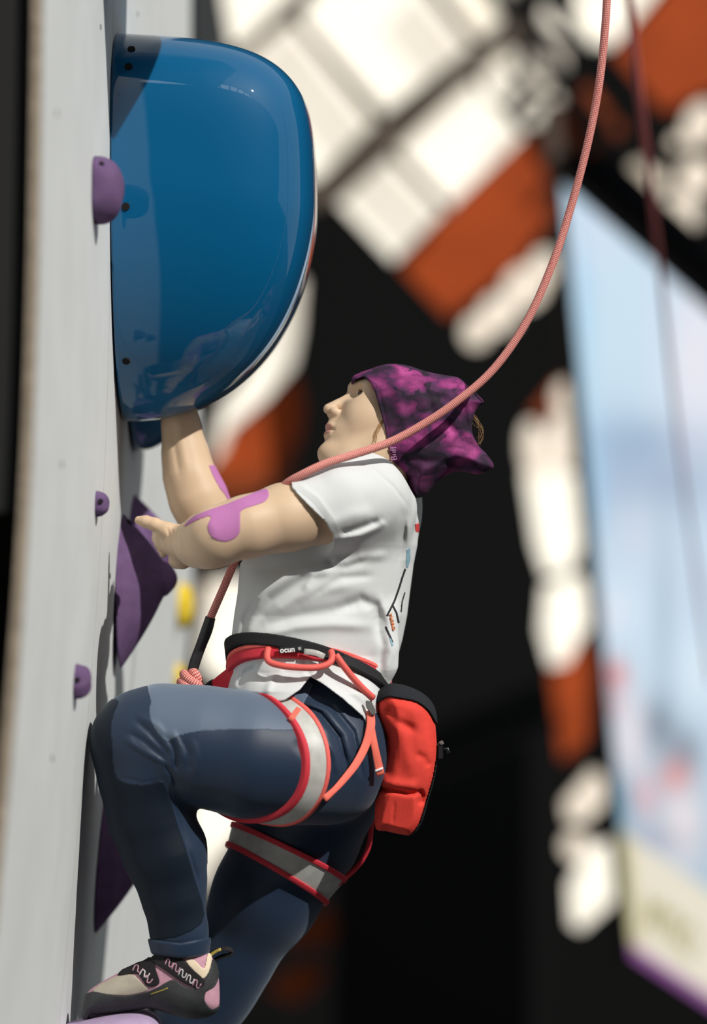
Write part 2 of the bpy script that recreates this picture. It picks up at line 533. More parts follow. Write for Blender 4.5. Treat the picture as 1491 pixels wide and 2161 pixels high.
# ------------------------------------------------------------------ the climbing wall
XW = -0.5                                   # the wall's face
SH = 0.08                                   # seams lean away with height
KINK = 0.09                                 # below z = 0 the wall leans out a little at the foot
def xw(z): return XW - KINK * .22 * np.log1p(np.exp(-np.asarray(z, float) / .22))
def wall_panel(y0, y1, z0, z1, x=XW, t=0.018, shear=SH, parent=None):
    g = 0.0015
    bm = bmesh.new()
    n = max(2, int((z1 - z0) / .12))
    zs = np.linspace(z0 + g, z1 - g, n + 1)
    rows = [[bm.verts.new((float(xw(z)) - dx, y + shear * z, z)) for y, dx in ((y0 + g, 0), (y1 - g, 0), (y1 - g, t), (y0 + g, t))] for z in zs]
    for a, b in zip(rows[:-1], rows[1:]):
        for k in range(4):
            f = bm.faces.new([a[k], a[(k + 1) % 4], b[(k + 1) % 4], b[k]])
            f.material_index = 1 if k in (1, 3) else 0
    bm.faces.new(rows[0]).material_index = 1; bm.faces.new(rows[-1][::-1]).material_index = 1
    o = bm_obj('panel', bm, M['wall'], parent)
    o.data.materials.append(M['wall_edge'])
    return o
wall = tag(empty('wall_left'), 'white painted plywood climbing wall seen nearly edge on', kind='structure')
for y0, y1 in ((-1.36, -0.16), (-0.16, 1.10), (1.10, 2.40)):
    for z0, z1 in ((-3.2, -1.5), (-1.5, 1.7), (1.7, 3.4)):
        wall_panel(y0, y1, z0, z1, parent=wall)
wall_panel(2.40, 3.05, -1.5, 0.35, parent=wall)
# steel studs and black backing behind the panels
for y in (-1.30, -0.16, 1.10, 2.3):
    bm = bmesh.new()
    c = [(-.03, 0), (.03, 0), (.03, 3.4), (-.03, 3.4)]
    f = [bm.verts.new((XW - .019, y + a + SH * z, z)) for a, z in c]
    b = [bm.verts.new((XW - .12, y + a + SH * z, z)) for a, z in c]
    bm.faces.new(f); bm.faces.new(b[::-1])
    for i in range(4): bm.faces.new([f[i], b[i], b[(i + 1) % 4], f[(i + 1) % 4]])
    bm_obj('stud', bm, M['steel_dark'], wall)
box('backing', (XW - .50, -1.25, -3.2), (XW - .45, 3.0, 3.4), M['dark'], wall)
def disc_on_wall(y, z, r, parent, name='bolt_hole'):
    bm = bmesh.new()
    bmesh.ops.create_cone(bm, cap_ends=True, segments=12, radius1=r, radius2=r, depth=.004)
    bmesh.ops.transform(bm, matrix=Matrix.Translation((float(xw(z)) - .001, y, z)) @ Matrix.Rotation(math.pi / 2, 4, 'Y'), verts=bm.verts)
    return bm_obj(name, bm, M['hole'], parent)
def on_wall(u, v):
    y = 0.0
    for _ in range(30):
        z = (1080.5 - v) * (DIST + y) / FPX
        y = xw(z) * FPX / (u - 745.5) - DIST
    return np.array([float(xw(z)), y, z])
def lean(o):
    """sit the flat base of a hold on the leaning lower wall"""
    me = o.data; n = len(me.vertices); co = np.empty(n * 3, np.float32); me.vertices.foreach_get('co', co); co = co.reshape(-1, 3)
    zc = (co[:, 2].min() + co[:, 2].max()) / 2
    co[:, 0] += xw(co[:, 2]) - xw(zc)
    me.vertices.foreach_set('co', co.ravel()); me.update()
    return o
for (u, v) in ((212, 57), (120, 240), (130, 980), (232, 1215), (110, 1600), (247, 1786), (290, 30)):
    q = on_wall(u, v)
    disc_on_wall(q[1], q[2], .006, wall)

# ------------------------------------------------------------------ the hall behind
M['mat_floor'] = mat('dark_floor_mats', (.05, .05, .055), .8, .2, noise=.2, nscale=3)
M['hall_dark'] = mat('dark_hall_wall', (.045, .043, .042), .9, .1, noise=.2, nscale=1)
floor = tag(box('floor', (-25, -8, -.2), (30, 30, 0), M['mat_floor']), 'dark matting floor of the hall below the wall', kind='structure')
front = tag(box('wall_front', (-25, -8.3, 0), (30, -8, 9), M['hall_dark']), 'dark hall wall behind the photographer', kind='structure')
for o in (floor, front): o.matrix_world = RIG.inverted()
hall = tag(box('wall_back', (-26, 17.0, -14), (30, 17.3, 16), M['dark']), 'matt black back of the hall', kind='structure')
win = tag(empty('window_1'), 'sloping cream daylit roof glazing with brown bars', kind='structure')
YB = 13.0
def pane(px, y=YB, m='cream', parent=None, name='pane'):
    return prism_px(name, px, y, .06, M[m], parent or win)
pane([(440, -90), (452, 45), (492, 98), (515, 84), (632, -30), (632, -90)])
pane([(500, 118), (614, 48), (792, 252), (668, 376), (560, 400), (470, 240)])
pane([(634, 34), (700, -60), (882, -60), (998, 92), (812, 236)])
pane([(902, -60), (1075, -60), (1085, 10), (1022, 78), (1008, 74)])
pane([(822, 332), (938, 440), (830, 550), (714, 428)])
pane([(992, 168), (1102, 285), (950, 432), (840, 312)])
bar = lambda px, y=YB - .25, m='darkbrown': prism_px('glazing_bar', px, y, .18, M[m], win)
bar([(640, 420), (1090, 40), (1108, 66), (668, 440)])
bar([(486, 118), (640, -20), (654, -10), (500, 132)])
bar([(618, 42), (632, 32), (826, 276), (812, 286)])
bar([(886, -40), (902, -46), (1016, 92), (1004, 102)])
bar([(808, 310), (822, 300), (956, 440), (942, 452)])

win2 = tag(empty('window_2'), 'small daylit panes between dark roof trusses at upper right', kind='structure')
for c in ((1052, 168, 36, 46, -20), (1062, 120, 26, 22, 0), (1152, 130, 44, 58, -18), (1172, 180, 34, 34, 0), (1124, 232, 34, 32, 0), (1165, 40, 20, 36, -25), (1230, 60, 30, 44, -20),
          (1015, 18, 46, 40, -25)):
    pane(ell_px(*c, n=10), YB, 'cream', win2)
pane([(1196, -60), (1420, -60), (1330, 50), (1288, 98), (1248, 84)], YB, 'cream', win2)
win3 = tag(empty('window_3'), 'row of small daylit panes above the big screen', kind='structure')
for c in ((1478, 262, 34, 50, 20), (1470, 372, 38, 40, 0), (1432, 452, 46, 46, 0), (1350, 368, 26, 30, 0), (1320, 424, 20, 20, 0), (1428, 300, 14, 14, 0), (1385, 380, 22, 22, 0), (1400, 500, 18, 18, 0)):
    pane(ell_px(*c, n=10), YB, 'cream2', win3)
win4 = tag(empty('window_4'), 'slanted cream daylit pane low beside the blue dome hold', kind='structure')
pane([(452, 925), (470, 860), (525, 790), (585, 640), (602, 585), (640, 590), (632, 700), (618, 770), (560, 838), (486, 902)], YB, 'cream', win4)
pane([(440, 985), (452, 925), (486, 902), (470, 950)], YB, 'cream2', win4)
win5 = tag(empty('window_5'), 'string of dim daylit panes behind the curving rope', kind='structure')
for c in ((1005, 700, 30, 34, 0), (1052, 662, 42, 40, -40), (1108, 606, 50, 44, -40), (1150, 560, 30, 34, 0)):
    pane(ell_px(*c, n=10), YB, 'cream2', win5)
win6 = tag(empty('window_6'), 'column of daylit panes left of the big screen frame', kind='structure')
for c in ((1128, 955, 28, 70, -8), (1185, 935, 34, 66, 0), (1192, 840, 24, 36, 0)):
    pane(ell_px(*c, n=10), YB, 'cream2', win6)
pane([(1106, 1000), (1160, 985), (1212, 1000), (1228, 1150), (1205, 1205), (1150, 1215), (1128, 1150)], YB, 'cream', win6)
pane([(1148, 1238), (1215, 1212), (1250, 1240), (1252, 1310), (1225, 1345), (1195, 1400), (1160, 1405), (1140, 1330)], YB, 'cream', win6)
pane([(1190, 1695), (1250, 1625), (1282, 1650), (1280, 1690), (1230, 1740), (1195, 1730)], YB, 'cream2', win6)
pane(ell_px(1215, 1788, 28, 30, -30), YB, 'cream2', win6)
pane([(1200, 1870), (1245, 1790), (1290, 1775), (1304, 1860), (1290, 1905), (1225, 1962), (1205, 1950)], YB, 'cream', win6)
win7 = tag(empty('window_7'), 'cream daylit panes between the wall edge and the climber', kind='structure')
pane([(425, 1330), (470, 1215), (500, 1225), (560, 1250), (560, 1420), (520, 1480), (420, 1400)], YB, 'cream', win7)
pane([(428, 1225), (475, 1235), (455, 1285), (425, 1300)], YB, 'cream2', win7)
pane([(395, 1660), (500, 1660), (520, 1740), (470, 1810), (425, 1890), (405, 1850)], YB, 'cream', win7)
clad = tag(empty('wall_cladding'), 'orange cladding sheets of the hall under the roof glazing', kind='structure')
pane([(838, 556), (945, 446), (1110, 282), (1150, 300), (1185, 425), (1090, 560), (945, 670)], YB + .05, 'orange', clad, 'cladding_sheet')
pane([(1292, 110), (1440, -60), (1700, -60), (1700, 160), (1500, 190), (1400, 236)], YB + .05, 'orange', clad, 'cladding_sheet')
pane([(1190, 200), (1245, 180), (1315, 270), (1280, 335), (1150, 300)], YB + .05, 'orange2', clad, 'cladding_sheet')
pane([(440, 1000), (486, 915), (560, 850), (620, 790), (642, 850), (630, 930), (560, 985)], YB + .05, 'orange', clad, 'cladding_sheet')
pane([(440, 1060), (440, 1000), (560, 985), (630, 935), (600, 1010), (520, 1050)], YB + .05, 'orange2', clad, 'cladding_sheet')
pane([(1160, 1408), (1225, 1350), (1244, 1390), (1238, 1560), (1185, 1605)], YB + .05, 'orange', clad, 'cladding_sheet')
pane([(590, 1990), (690, 1915), (712, 1960), (690, 2000)], YB + .05, 'orange2', clad, 'cladding_sheet')
pane([(560, 2090), (640, 2030), (690, 2040), (680, 2080), (620, 2120)], YB + .05, 'orange2', clad, 'cladding_sheet')
pane([(1120, 870), (1180, 800), (1200, 830), (1160, 890)], YB + .05, 'orange2', clad, 'cladding_sheet')
truss = tag(empty('roof_truss'), 'dark steel roof truss crossing behind the top of the rope', 'truss')
for px in ([(1000, -50), (1040, -60), (1330, 330), (1295, 350)], [(1105, -60), (1130, -60), (1420, 330), (1400, 345)],
           [(1090, 20), (1250, 110), (1240, 122), (1080, 36)], [(1085, 250), (1210, 130), (1222, 140), (1100, 262)], [(1190, 330), (1330, 190), (1340, 200), (1202, 345)]):
    prism_px('truss_bar', px, 12.8, .12, M['dark'], truss)
drape = tag(prism_px('stage_tower', [(640, 430), (720, 470), (935, 700), (1085, 860), (1130, 1300), (1180, 1640), (1195, 2300), (700, 2300), (720, 1500)], 12.72, .25, M['dark']), 'large matt black tower behind the climber reaching down out of view', 'tower')
column = tag(prism_px('roof_column', [(398, -80), (455, -80), (478, 60), (486, 200), (400, 200)], 10.0, .5, mat('grey_green_steel', (.05, .055, .058), .8, .1)), 'dark grey steel column above the blue dome hold', 'column')

# glazed arch at the open end of the hall, behind the photographer: it mirrors in the glossy hold
arch = tag(empty('window_8'), 'glazed arch at the open end of the hall', kind='structure')
arch.matrix_world = RIG.inverted()
M['arch_pane'] = mat('arched_glazing', (.3, .32, .35), .5, .3, emit=(.92, .94, 1.0), estr=2.2)
AC, AS = (3.2, -1.2), 7.0
def arc_pt(a, r): return (AC[0] + r * math.cos(a), AC[1] + r * math.sin(a))
def arc_slab(name, a0, a1, r0, r1, y0, y1, m):
    c = [arc_pt(a0, r0), arc_pt(a1, r0), arc_pt(a1, r1), arc_pt(a0, r1)]
    vs = [(x, y0, z) for x, z in c] + [(x, y1, z) for x, z in c]
    return mesh_py(name, vs, [(0, 1, 2, 3), (7, 6, 5, 4), (0, 4, 5, 1), (1, 5, 6, 2), (2, 6, 7, 3), (3, 7, 4, 0)], M[m], arch)
for r0, r1 in ((8.6, 10.2), (10.3, 11.9)):
    for k in range(18):
        a0, a1 = math.radians(22 + k * AS + .45), math.radians(22 + (k + 1) * AS - .45)
        arc_slab('pane', a0, a1, r0, r1, -8.25, -8.2, 'arch_pane')
for k in range(19):
    a = math.radians(22 + k * AS)
    arc_slab('glazing_bar', a - .008, a + .008, 8.5, 12.0, -8.2, -8.05, 'dark')
for k in range(18):
    a0, a1 = math.radians(22 + k * AS), math.radians(22 + (k + 1) * AS)
    for r in (8.5, 10.2, 11.9): arc_slab('arch_rib', a0, a1, r, r + .12, -8.2, -8.0, 'dark')

# ------------------------------------------------------------------ the big screen
def screen():
    s = tag(empty('led_screen'), 'tall bright video screen showing pale blue picture above a cream caption band', 'screen')
    TL, BL = P(1187, 388, 8.5), P(1333, 2018, 8.5)
    TR, BR = P(1760, 888, 11.0), P(1760, 2294, 11.0)
    nu, nv = 60, 150
    V = []; C = []
    rng = np.random.default_rng(3)
    def sm(x, a, b): 
        t = np.clip((x - a) / (b - a), 0, 1); return t * t * (3 - 2 * t)
    def px_of(p): return 745.5 + p[0] * FPX / (DIST + p[1]), 1080.5 - p[2] * FPX / (DIST + p[1])
    blobs = [((1310, 1000), 60, 130, (.35, .46, .62), .7), ((1420, 1010), 130, 90, (.34, .44, .60), .9), ((1370, 930), 150, 50, (.30, .42, .58), .7),
             ((1230, 640), 22, 420, (.35, .62, .85), .6), ((1262, 1050), 14, 150, (.22, .52, .80), .5), ((1470, 760), 60, 190, (.86, .80, .86), .8),
             ((1340, 1130), 60, 80, (.62, .68, .80), .8), ((1400, 1290), 18, 200, (.33, .42, .52), .7), ((1300, 1425), 20, 32, (.75, .12, .10), 1),
             ((1298, 1490), 14, 22, (.70, .20, .18), .8), ((1330, 1560), 34, 110, (.80, .74, .80), 1), ((1390, 1530), 30, 60, (.13, .15, .20), .8), ((1445, 1590), 36, 60, (.16, .17, .22), .8),
             ((1425, 1640), 28, 34, (.72, .22, .20), 1), ((1440, 1740), 40, 80, (.84, .76, .78), 1), ((1360, 1680), 30, 40, (.78, .40, .42), .7), ((1380, 1770), 70, 26, (.42, .42, .52), .8),
             ((1318, 1690), 14, 60, (.05, .28, .42), .9), ((1300, 1290), 40, 60, (.78, .80, .90), .7), ((1470, 1420), 30, 80, (.75, .84, .92), .7), ((1470, 1230), 40, 80, (.55, .60, .72), .6),
             ((1250, 480), 60, 90, (.66, .74, .88), .6)]
    for j in range(nv + 1):
        for i in range(nu + 1):
            a, b = i / nu, j / nv
            p = (1 - b) * ((1 - a) * TL + a * TR) + b * ((1 - a) * BL + a * BR)
            V.append(p)
            u, v = px_of(p)
            c = np.array([.58, .74, .86])
            if b < .84:
                c = c * (1 - .25 * sm(b, .5, .8)) + np.array([.03, 0, .02]) * a
                for (cu, cv), ru, rv, col, w in blobs:
                    g = w * math.exp(-((u - cu) / ru) ** 2 - ((v - cv) / rv) ** 2)
                    c = c * (1 - g) + np.array(col) * g
            else:
                c = np.array([.80, .74, .60])
                if a < .04: c = np.array([.62, .56, .32])
            if b > .985: c = np.array([.32, .10, .36])
            C.append((*c, 1))
    F = [(j * (nu + 1) + i, (j + 1) * (nu + 1) + i, (j + 1) * (nu + 1) + i + 1, j * (nu + 1) + i + 1) for j in range(nv) for i in range(nu)]
    m, N, L, b = new_mat('screen_picture')
    at = N.new('ShaderNodeAttribute'); at.attribute_name = 'picture'
    L.new(at.outputs['Color'], b.inputs['Emission Color']); b.inputs['Emission Strength'].default_value = 1.0
    b.inputs['Base Color'].default_value = (.01, .01, .01, 1)
    d = mesh_py('display', V, F, m, s)
    ca = d.data.color_attributes.new('picture', 'FLOAT_COLOR', 'POINT')
    ca.data.foreach_set('color', np.array(C, np.float32).ravel())
    def beam(name, A, B, w, dx, m):
        A, B = np.array(A), np.array(B)
        e = (B - A) / np.linalg.norm(B - A)
        vs = []
        for q in (A - e * .05, B + e * .05):
            for ox, oy in ((0, 0), (dx, 0), (dx, w), (0, w)):
                vs.append(q + np.array([ox, oy, 0]))
        return mesh_py(name, vs, [(0, 1, 2, 3), (7, 6, 5, 4), (0, 4, 5, 1), (1, 5, 6, 2), (2, 6, 7, 3), (3, 7, 4, 0)], m, s)
    M['frame_brown'] = mat('brown_truss_leg', (.11, .085, .07), .8, .1)
    beam('frame_edge', TL, BL, .25, -.045, M['dark'])
    beam('frame_upright', P(1152, 250, 8.6), P(1318, 2005, 8.6), .3, .075, M['frame_brown'])
    beam('frame_edge', TL + np.array([0, .02, .14]), TR + np.array([0, .02, .14]), .25, .3, M['dark'])
    e = (BR - BL) / np.linalg.norm(BR - BL); upv = (TL - BL) / np.linalg.norm(TL - BL)
    o = BL + e * .58 + upv * .30
    nrm = np.cross(e, upv)
    if nrm[1] > 0: nrm = -nrm
    text_obj('caption', 'MYRO', .26, mat('olive_caption', (.02, .02, .01), .6, emit=(.40, .36, .18), estr=1.0), s, o + nrm * .01, e, upv, depth=.002, bold=.008)
screen()

# ------------------------------------------------------------------ climbing holds
def star_dome(name, c, a, b, cu, cd, n_up=2.0, n_dn=2.0, n_y=None, m=None, parent=None, nt=96, nf=48, shear=0.0, lump=0.0, seed=0):
    """dome standing out of the wall: a outwards, b half depth, cu up, cd down"""
    th = np.linspace(0, 2 * np.pi, nt, endpoint=False)
    ph = np.linspace(0, 1, nf + 1)[1:]
    ph = (np.pi / 2) * ph
    rng = np.random.default_rng(seed); k = rng.normal(size=(6, 3)) * 2.5; phs = rng.uniform(0, 6, 6)
    V = []
    def pt(d):
        dz = d[..., 2]
        t = np.clip((dz + .25) / .7, 0, 1); t = t * t * (3 - 2 * t)
        n = n_dn + (n_up - n_dn) * t
        cz = np.where(dz > 0, cu, cd)
        mm = n if n_y is None else np.maximum(n, n_y)
        q = ((np.abs(d[..., 0]) / a) ** mm + (np.abs(d[..., 1]) / b) ** mm) ** (n / mm) + (np.abs(dz) / cz) ** n
        r = q ** (-1 / n)
        if lump: r = r * (1 + lump * np.sum(np.sin(d @ k.T + phs), -1) / 3)
        return d * r[..., None]
    apex = pt(np.array([[1.0, 0, 0]]))
    T, F = np.meshgrid(th, ph, indexing='xy')
    d = np.stack([np.cos(F), np.sin(F) * np.cos(T), np.sin(F) * np.sin(T)], -1)
    g = pt(d).reshape(-1, 3)
    V = np.vstack([apex, g])
    V[:, 2] -= shear * V[:, 0]
    V += np.asarray(c)
    faces = []; sizes = []
    for j in range(nt):
        faces += [0, 1 + j, 1 + (j + 1) % nt]; sizes.append(3)
    i, j = np.meshgrid(np.arange(nf - 1), np.arange(nt), indexing='ij'); j2 = (j + 1) % nt
    Q = np.stack([1 + i * nt + j, 1 + (i + 1) * nt + j, 1 + (i + 1) * nt + j2, 1 + i * nt + j2], -1).reshape(-1, 4)
    faces += list(Q.ravel()); sizes += [4] * len(Q)
    faces += list(range(1 + (nf - 1) * nt, 1 + nf * nt))[::-1]; sizes.append(nt)
    o = mesh_np(name, V, faces, sizes, m, parent)
    o.data.polygons[len(o.data.polygons) - 1].use_smooth = False
    return o

def surf_hole(name, obj_v, c, nrm, r, parent, m):
    bm = bmesh.new()
    bmesh.ops.create_cone(bm, cap_ends=True, segments=18, radius1=r, radius2=r * .8, depth=.006)
    q = Vector(nrm).to_track_quat('Z', 'Y').to_matrix().to_4x4(); q.translation = Vector(c)
    bmesh.ops.transform(bm, matrix=q, verts=bm.verts)
    return bm_obj(name, bm, m, parent, smooth=False)

def snap(o, u, v):
    """where the line of sight of a pixel first meets a mesh"""
    a = Vector((0, -DIST, 0)); d = (Vector(P(u, v, 0)) - a).normalized()
    ok, loc, n, _ = o.ray_cast(a, d)
    return (loc, n) if ok else (None, None)

def with_holes(root, body, spots, r, ring=True):
    for (u, v) in spots:
        loc, n = snap(body, u, v)
        if loc is None: continue
        surf_hole('bolt_hole', body, loc, n, r, root, M['hole'])

v1 = tag(empty('dome_hold'), 'huge glossy blue dome volume bolted to the wall above the climber', 'climbing hold')
b1 = star_dome('shell', (XW + .001, .20, (1080.5 - 392) / 1000 * 1.036), .418, .345, .31, .515, 3.6, 2.05, 4.2, m=M['blue'], parent=v1, nt=220, nf=120, shear=.06)
bpy.context.view_layer.update()
with_holes(v1, b1, ((277, 104), (271, 141), (265, 436), (266, 762)), .0095)
v2 = tag(empty('dome_hold'), 'second glossy blue hold whose lower tip shows under the dome volume', 'climbing hold')
star_dome('shell', (XW, .52, .46), .17, .30, .2, .32, 2.4, 2.0, m=M['blue'], parent=v2, nt=90, nf=40)
# a volume higher up the route, out of the picture: it shades the top of the blue dome
bm = bmesh.new()
for (h, y, z) in ((.277, -.40, 1.085), (.334, -.38, 1.19), (.376, -.32, 1.31), (.50, -.24, 1.62), (.0, -.34, 1.12), (.0, -.34, 1.85), (.0, -.15, 1.13), (.0, -.05, 1.85), (.20, -.22, 1.10), (.38, -.08, 1.7)):
    bm.verts.new((XW + .001 + h, y, z))
bmesh.ops.convex_hull(bm, input=bm.verts[:])
v3 = tag(bm_obj('wedge_volume', bm, M['blue']), 'angular blue volume on the wall just above the picture', 'climbing hold')

def wedge(name, c, w, up, dn, out, apex_z, apex_r, m, parent, lump=0.0):
    """cone-like wedge: oval base on the wall, rounded nose standing out"""
    F = Field()
    base = np.array(c, float)
    f2 = []
    nose = base + np.array([out - apex_r, 0, apex_z])
    def fn(p):
        q = p - base
        t = np.clip(q[:, 0] / (out - apex_r), -0.2, 1.0)
        r = np.maximum(1 - t, 0) ** .8
        cz = apex_z * t
        zc = q[:, 2] - cz
        hz = np.where(zc > 0, up - 0, dn) * r + apex_r * (1 - r * .9)
        hw = w * r + apex_r * (1 - r * .9)
        k = np.sqrt((q[:, 1] / hw) ** 2 + (zc / hz) ** 2)
        side = (k - 1) * np.minimum(hz, hw) * .75
        nd = np.linalg.norm(p - nose, axis=1) - apex_r
        d = smin(np.maximum(side, q[:, 0] - (out - apex_r)), nd, .03)
        return np.maximum(d, -q[:, 0] - .0)
    lo = base - np.array([.01, w + .02, dn + .02]); hi = base + np.array([out + .02, w + .02, up + .02])
    return sdf_obj(name, fn, lo, hi, .004, m, parent, levels=3)

h1 = tag(empty('wedge_hold'), 'big purple cone hold under the climber near hand', 'climbing hold', 'purple cone holds')
c = on_wall(243, 1225); w = .125
hb1 = wedge('body', c + np.array([0, w, 0]), w, .150, .200, .128, -.0, .030, M['purple'], h1)
bpy.context.view_layer.update(); with_holes(h1, hb1, ((272, 1103),), .009)
h2 = tag(empty('wedge_hold'), 'purple cone hold farther along the wall, its lit top behind the hand', 'climbing hold', 'purple cone holds')
c = on_wall(266, 1165)
wedge('body', c + np.array([0, .16, 0]), .13, .135, .19, .125, .0, .03, M['purple'], h2)
h3 = tag(empty('wedge_hold'), 'purple cone hold half hidden behind the bent shin', 'climbing hold', 'purple cone holds')
c = on_wall(205, 1812)
lean(wedge('body', c + np.array([0, .13, 0]), .13, .172, .185, .128, -.0, .03, M['purple'], h3))
foot = tag(empty('foot_hold'), 'pale lilac rounded foothold under the climbing shoe', 'climbing hold')
c = P(230, 2290, -.16)
lean(star_dome('body', (float(xw(c[2])), -.13, c[2]), .205, .12, .115, .2, 3.2, 2.2, m=M['lilac'], parent=foot, nt=60, nf=30, shear=-.30))
for (u, v, a, b_, cu, cd, lab, spot) in ((193, 392, .055, .055, .062, .066, 'small purple screw-on hold left of the blue dome', (214, 346)),
                                         (200, 1064, .026, .03, .026, .026, 'tiny dark purple screw-on hold left of the big cone hold', (212, 1058)),
                                         (155, 1440, .030, .035, .036, .036, 'blurred small purple screw-on hold left of the bent knee', (163, 1435))):
    h = tag(empty('screw_on_hold'), lab, 'climbing hold', 'small purple holds near the camera')
    c = on_wall(u, v)
    o = star_dome('body', c + np.array([0, b_, 0]), a, b_, cu, cd, 2.4, 2.4, m=M['purple2'], parent=h, nt=36, nf=18, lump=.10, seed=int(u))
    bpy.context.view_layer.update(); with_holes(h, o, (spot,), .006)
for (u, v, a, b_, cu, cd, lab) in ((374, 1278, .045, .06, .07, .075, 'blurred yellow hold near the far edge of the wall'),
                                   (368, 1432, .030, .05, .045, .05, 'lower blurred yellow hold beside the rope knot')):
    c = on_wall(u, v)
    tag(star_dome('jug_hold', c + np.array([0, b_, 0]), a, b_, cu, cd, 2.2, 2.2, m=M['yellow'], nt=36, nf=18, lump=.05, seed=5), lab, 'climbing hold', 'yellow holds')
# ------------------------------------------------------------------ the climber
person = tag(empty('person'), 'climber in white t-shirt and navy leggings reaching up the wall, head tilted back', 'person')

# head frame: f forwards out of the face, s towards the camera, h up
HO = P(800, 890, 0.0)
_b = math.radians(9)
UPH = np.array([.454, 0, .891]); F0 = np.array([-.891, 0, .454]); S0 = np.array([0, -1.0, 0])
FW = math.cos(_b) * F0 + math.sin(_b) * S0
SD = math.cos(_b) * S0 - math.sin(_b) * F0
_r = math.radians(17)                       # seen a little from below
UPH, SD = math.cos(_r) * UPH - math.sin(_r) * SD, math.cos(_r) * SD + math.sin(_r) * UPH
HR = np.stack([FW, SD, UPH], 1)
def H(f, s, h): return HO + HR @ np.array([f, s, h])

def build_head(F):
    E = lambda c, r, k=.02, op='u': F.ell(H(*c), r, k, op, HR)
    C = lambda a, ra, b, rb, k=.02, op='u': F.cone(H(*a), ra, H(*b), rb, k, op)
    E((-.018, 0, .032), (.100, .076, .092), .02)
    E((.030, 0, -.030), (.056, .060, .088), .03)
    for s in (-1, 1):
        E((.040, s * .038, -.018), (.034, .026, .034), .03)          # cheekbone
        C((.058, s * .012, -.112), .019, (-.012, s * .050, -.078), .022, .03)   # jaw
        C((-.012, s * .050, -.078), .022, (-.02, s * .058, -.02), .022, .03)
    E((.066, 0, -.115), (.026, .024, .021), .02)                      # chin
    E((.060, 0, -.064), (.033, .034, .030), .02)                      # mouth
    C((.079, 0, .018), .0085, (.1095, 0, -.0265), .0112, .010)        # nose
    for s in (-1, 1):
        E((.095, s * .0135, -.030), (.0125, .0085, .0095), .006)       # nostril wing
        C((.079, s * .010, .043), .010, (.058, s * .046, .045), .010, .018)   # brow
    for s in (-1, 1):
        E((.088, s * .030, .023), (.021, .019, .015), .014, 's')       # eye socket
        E((.0565, s * .0325, .0235), (.0145, .0150, .0140), .004)     # lids
        E((.074, s * .0335, .0240), (.016, .0145, .0066), .003, 's')  # opening
        E((.1010, s * .0098, -.0385), (.0085, .0050, .0060), .002, 's')  # nostril
    C((.089, 0, -.040), .0115, (.0860, 0, -.056), .0115, .010)        # philtrum
    E((.0885, 0, -.0600), (.0105, .021, .0072), .006)                 # lips
    E((.0845, 0, -.0775), (.0105, .019, .0085), .007)
    for s in (-1, 1): C((.1000, .0, -.0683), .0024, (.084, s * .024, -.0690), .0020, .004, 's')

head = Field(); build_head(head)

ARM_N = [(690, 1076, -.165, .070), (600, 1092, -.200, .064), (520, 1112, -.232, .058), (460, 1128, -.245, .055)]
FORE_N = [(458, 1130, -.245, .055), (436, 1137, -.205, .051), (414, 1143, -.130, .043), (392, 1145, -.06, .034), (374, 1143, -.03, .030)]
body = Field()
# trunk under the clothes
body.chain([(760, 1040, .01, .085), (715, 1180, 0, .105), (672, 1340, 0, .105), (690, 1520, 0, .11)], .04)
body.chain([(700, 1070, -.10, .07), (760, 1080, .10, .07)], .04)
body.chain([(690, 1570, -.07, .09), (560, 1590, -.12, .095), (420, 1570, -.14, .085), (305, 1565, -.15, .07), (340, 1760, -.145, .055), (376, 1960, -.14, .04), (392, 2040, -.13, .036), (420, 2080, -.13, .030)], .03)
body.chain([(400, 2060, -.13, .032), (330, 2090, -.13, .030), (240, 2105, -.13, .022)], .03)
body.chain([(690, 1600, .08, .09), (585, 1840, .12, .095), (470, 2040, .14, .07), (340, 2320, .16, .055)], .03)
# neck
body.chain([(792, 1005, .0, .066), (808, 950, .0, .060), (822, 905, .0, .062)], .03)
body.chain([(742, 985, -.05, .05), (800, 1000, 0, .06)], .03)
# arms
body.chain(ARM_N, .03); body.chain(FORE_N, .02)
body.chain([(446, 1150, -.235, .042), (415, 1158, -.16, .034)], .03)
ARM_F = [(745, 1090, .165, .065), (600, 1120, .180, .060), (470, 1128, .185, .055)]
FORE_F = [(440, 1108, .185, .059), (417, 1050, .188, .058), (398, 1000, .190, .050), (389, 950, .195, .043), (381, 895, .20, .0355), (378, 862, .205, .0325)]
body.chain(ARM_F, .03); body.chain(FORE_F, .03)
# near hand: thumb on this side, fingers over the top of the hold
def hand(F, pts, k=.010):
    for c in pts: F.chain(c, k)
hand(body, [
    [(374, 1142, -.035, .031), (358, 1140, .0, .029), (344, 1134, .03, .024)],
    [(388, 1165, -.045, .024), (384, 1178, -.02, .021), (374, 1182, .01, .019)],
    [(376, 1130, -.045, .021), (352, 1120, -.045, .0165), (327, 1107, -.040, .0125), (308, 1101, -.034, .0112), (293, 1098, -.028, .0092)],
    [(356, 1124, .020, .0125), (345, 1117, .050, .0108), (334, 1124, .080, .0095), (328, 1136, .092, .0085)],
    [(358, 1132, .030, .0125), (348, 1126, .065, .0108), (338, 1134, .095, .0098), (332, 1147, .106, .0085)],
    [(360, 1144, .040, .012), (352, 1138, .075, .0105), (344, 1146, .105, .0095), (338, 1159, .115, .0082)],
    [(364, 1158, .040, .011), (358, 1153, .070, .0095), (350, 1160, .094, .0085), (344, 1170, .104, .0075)]])
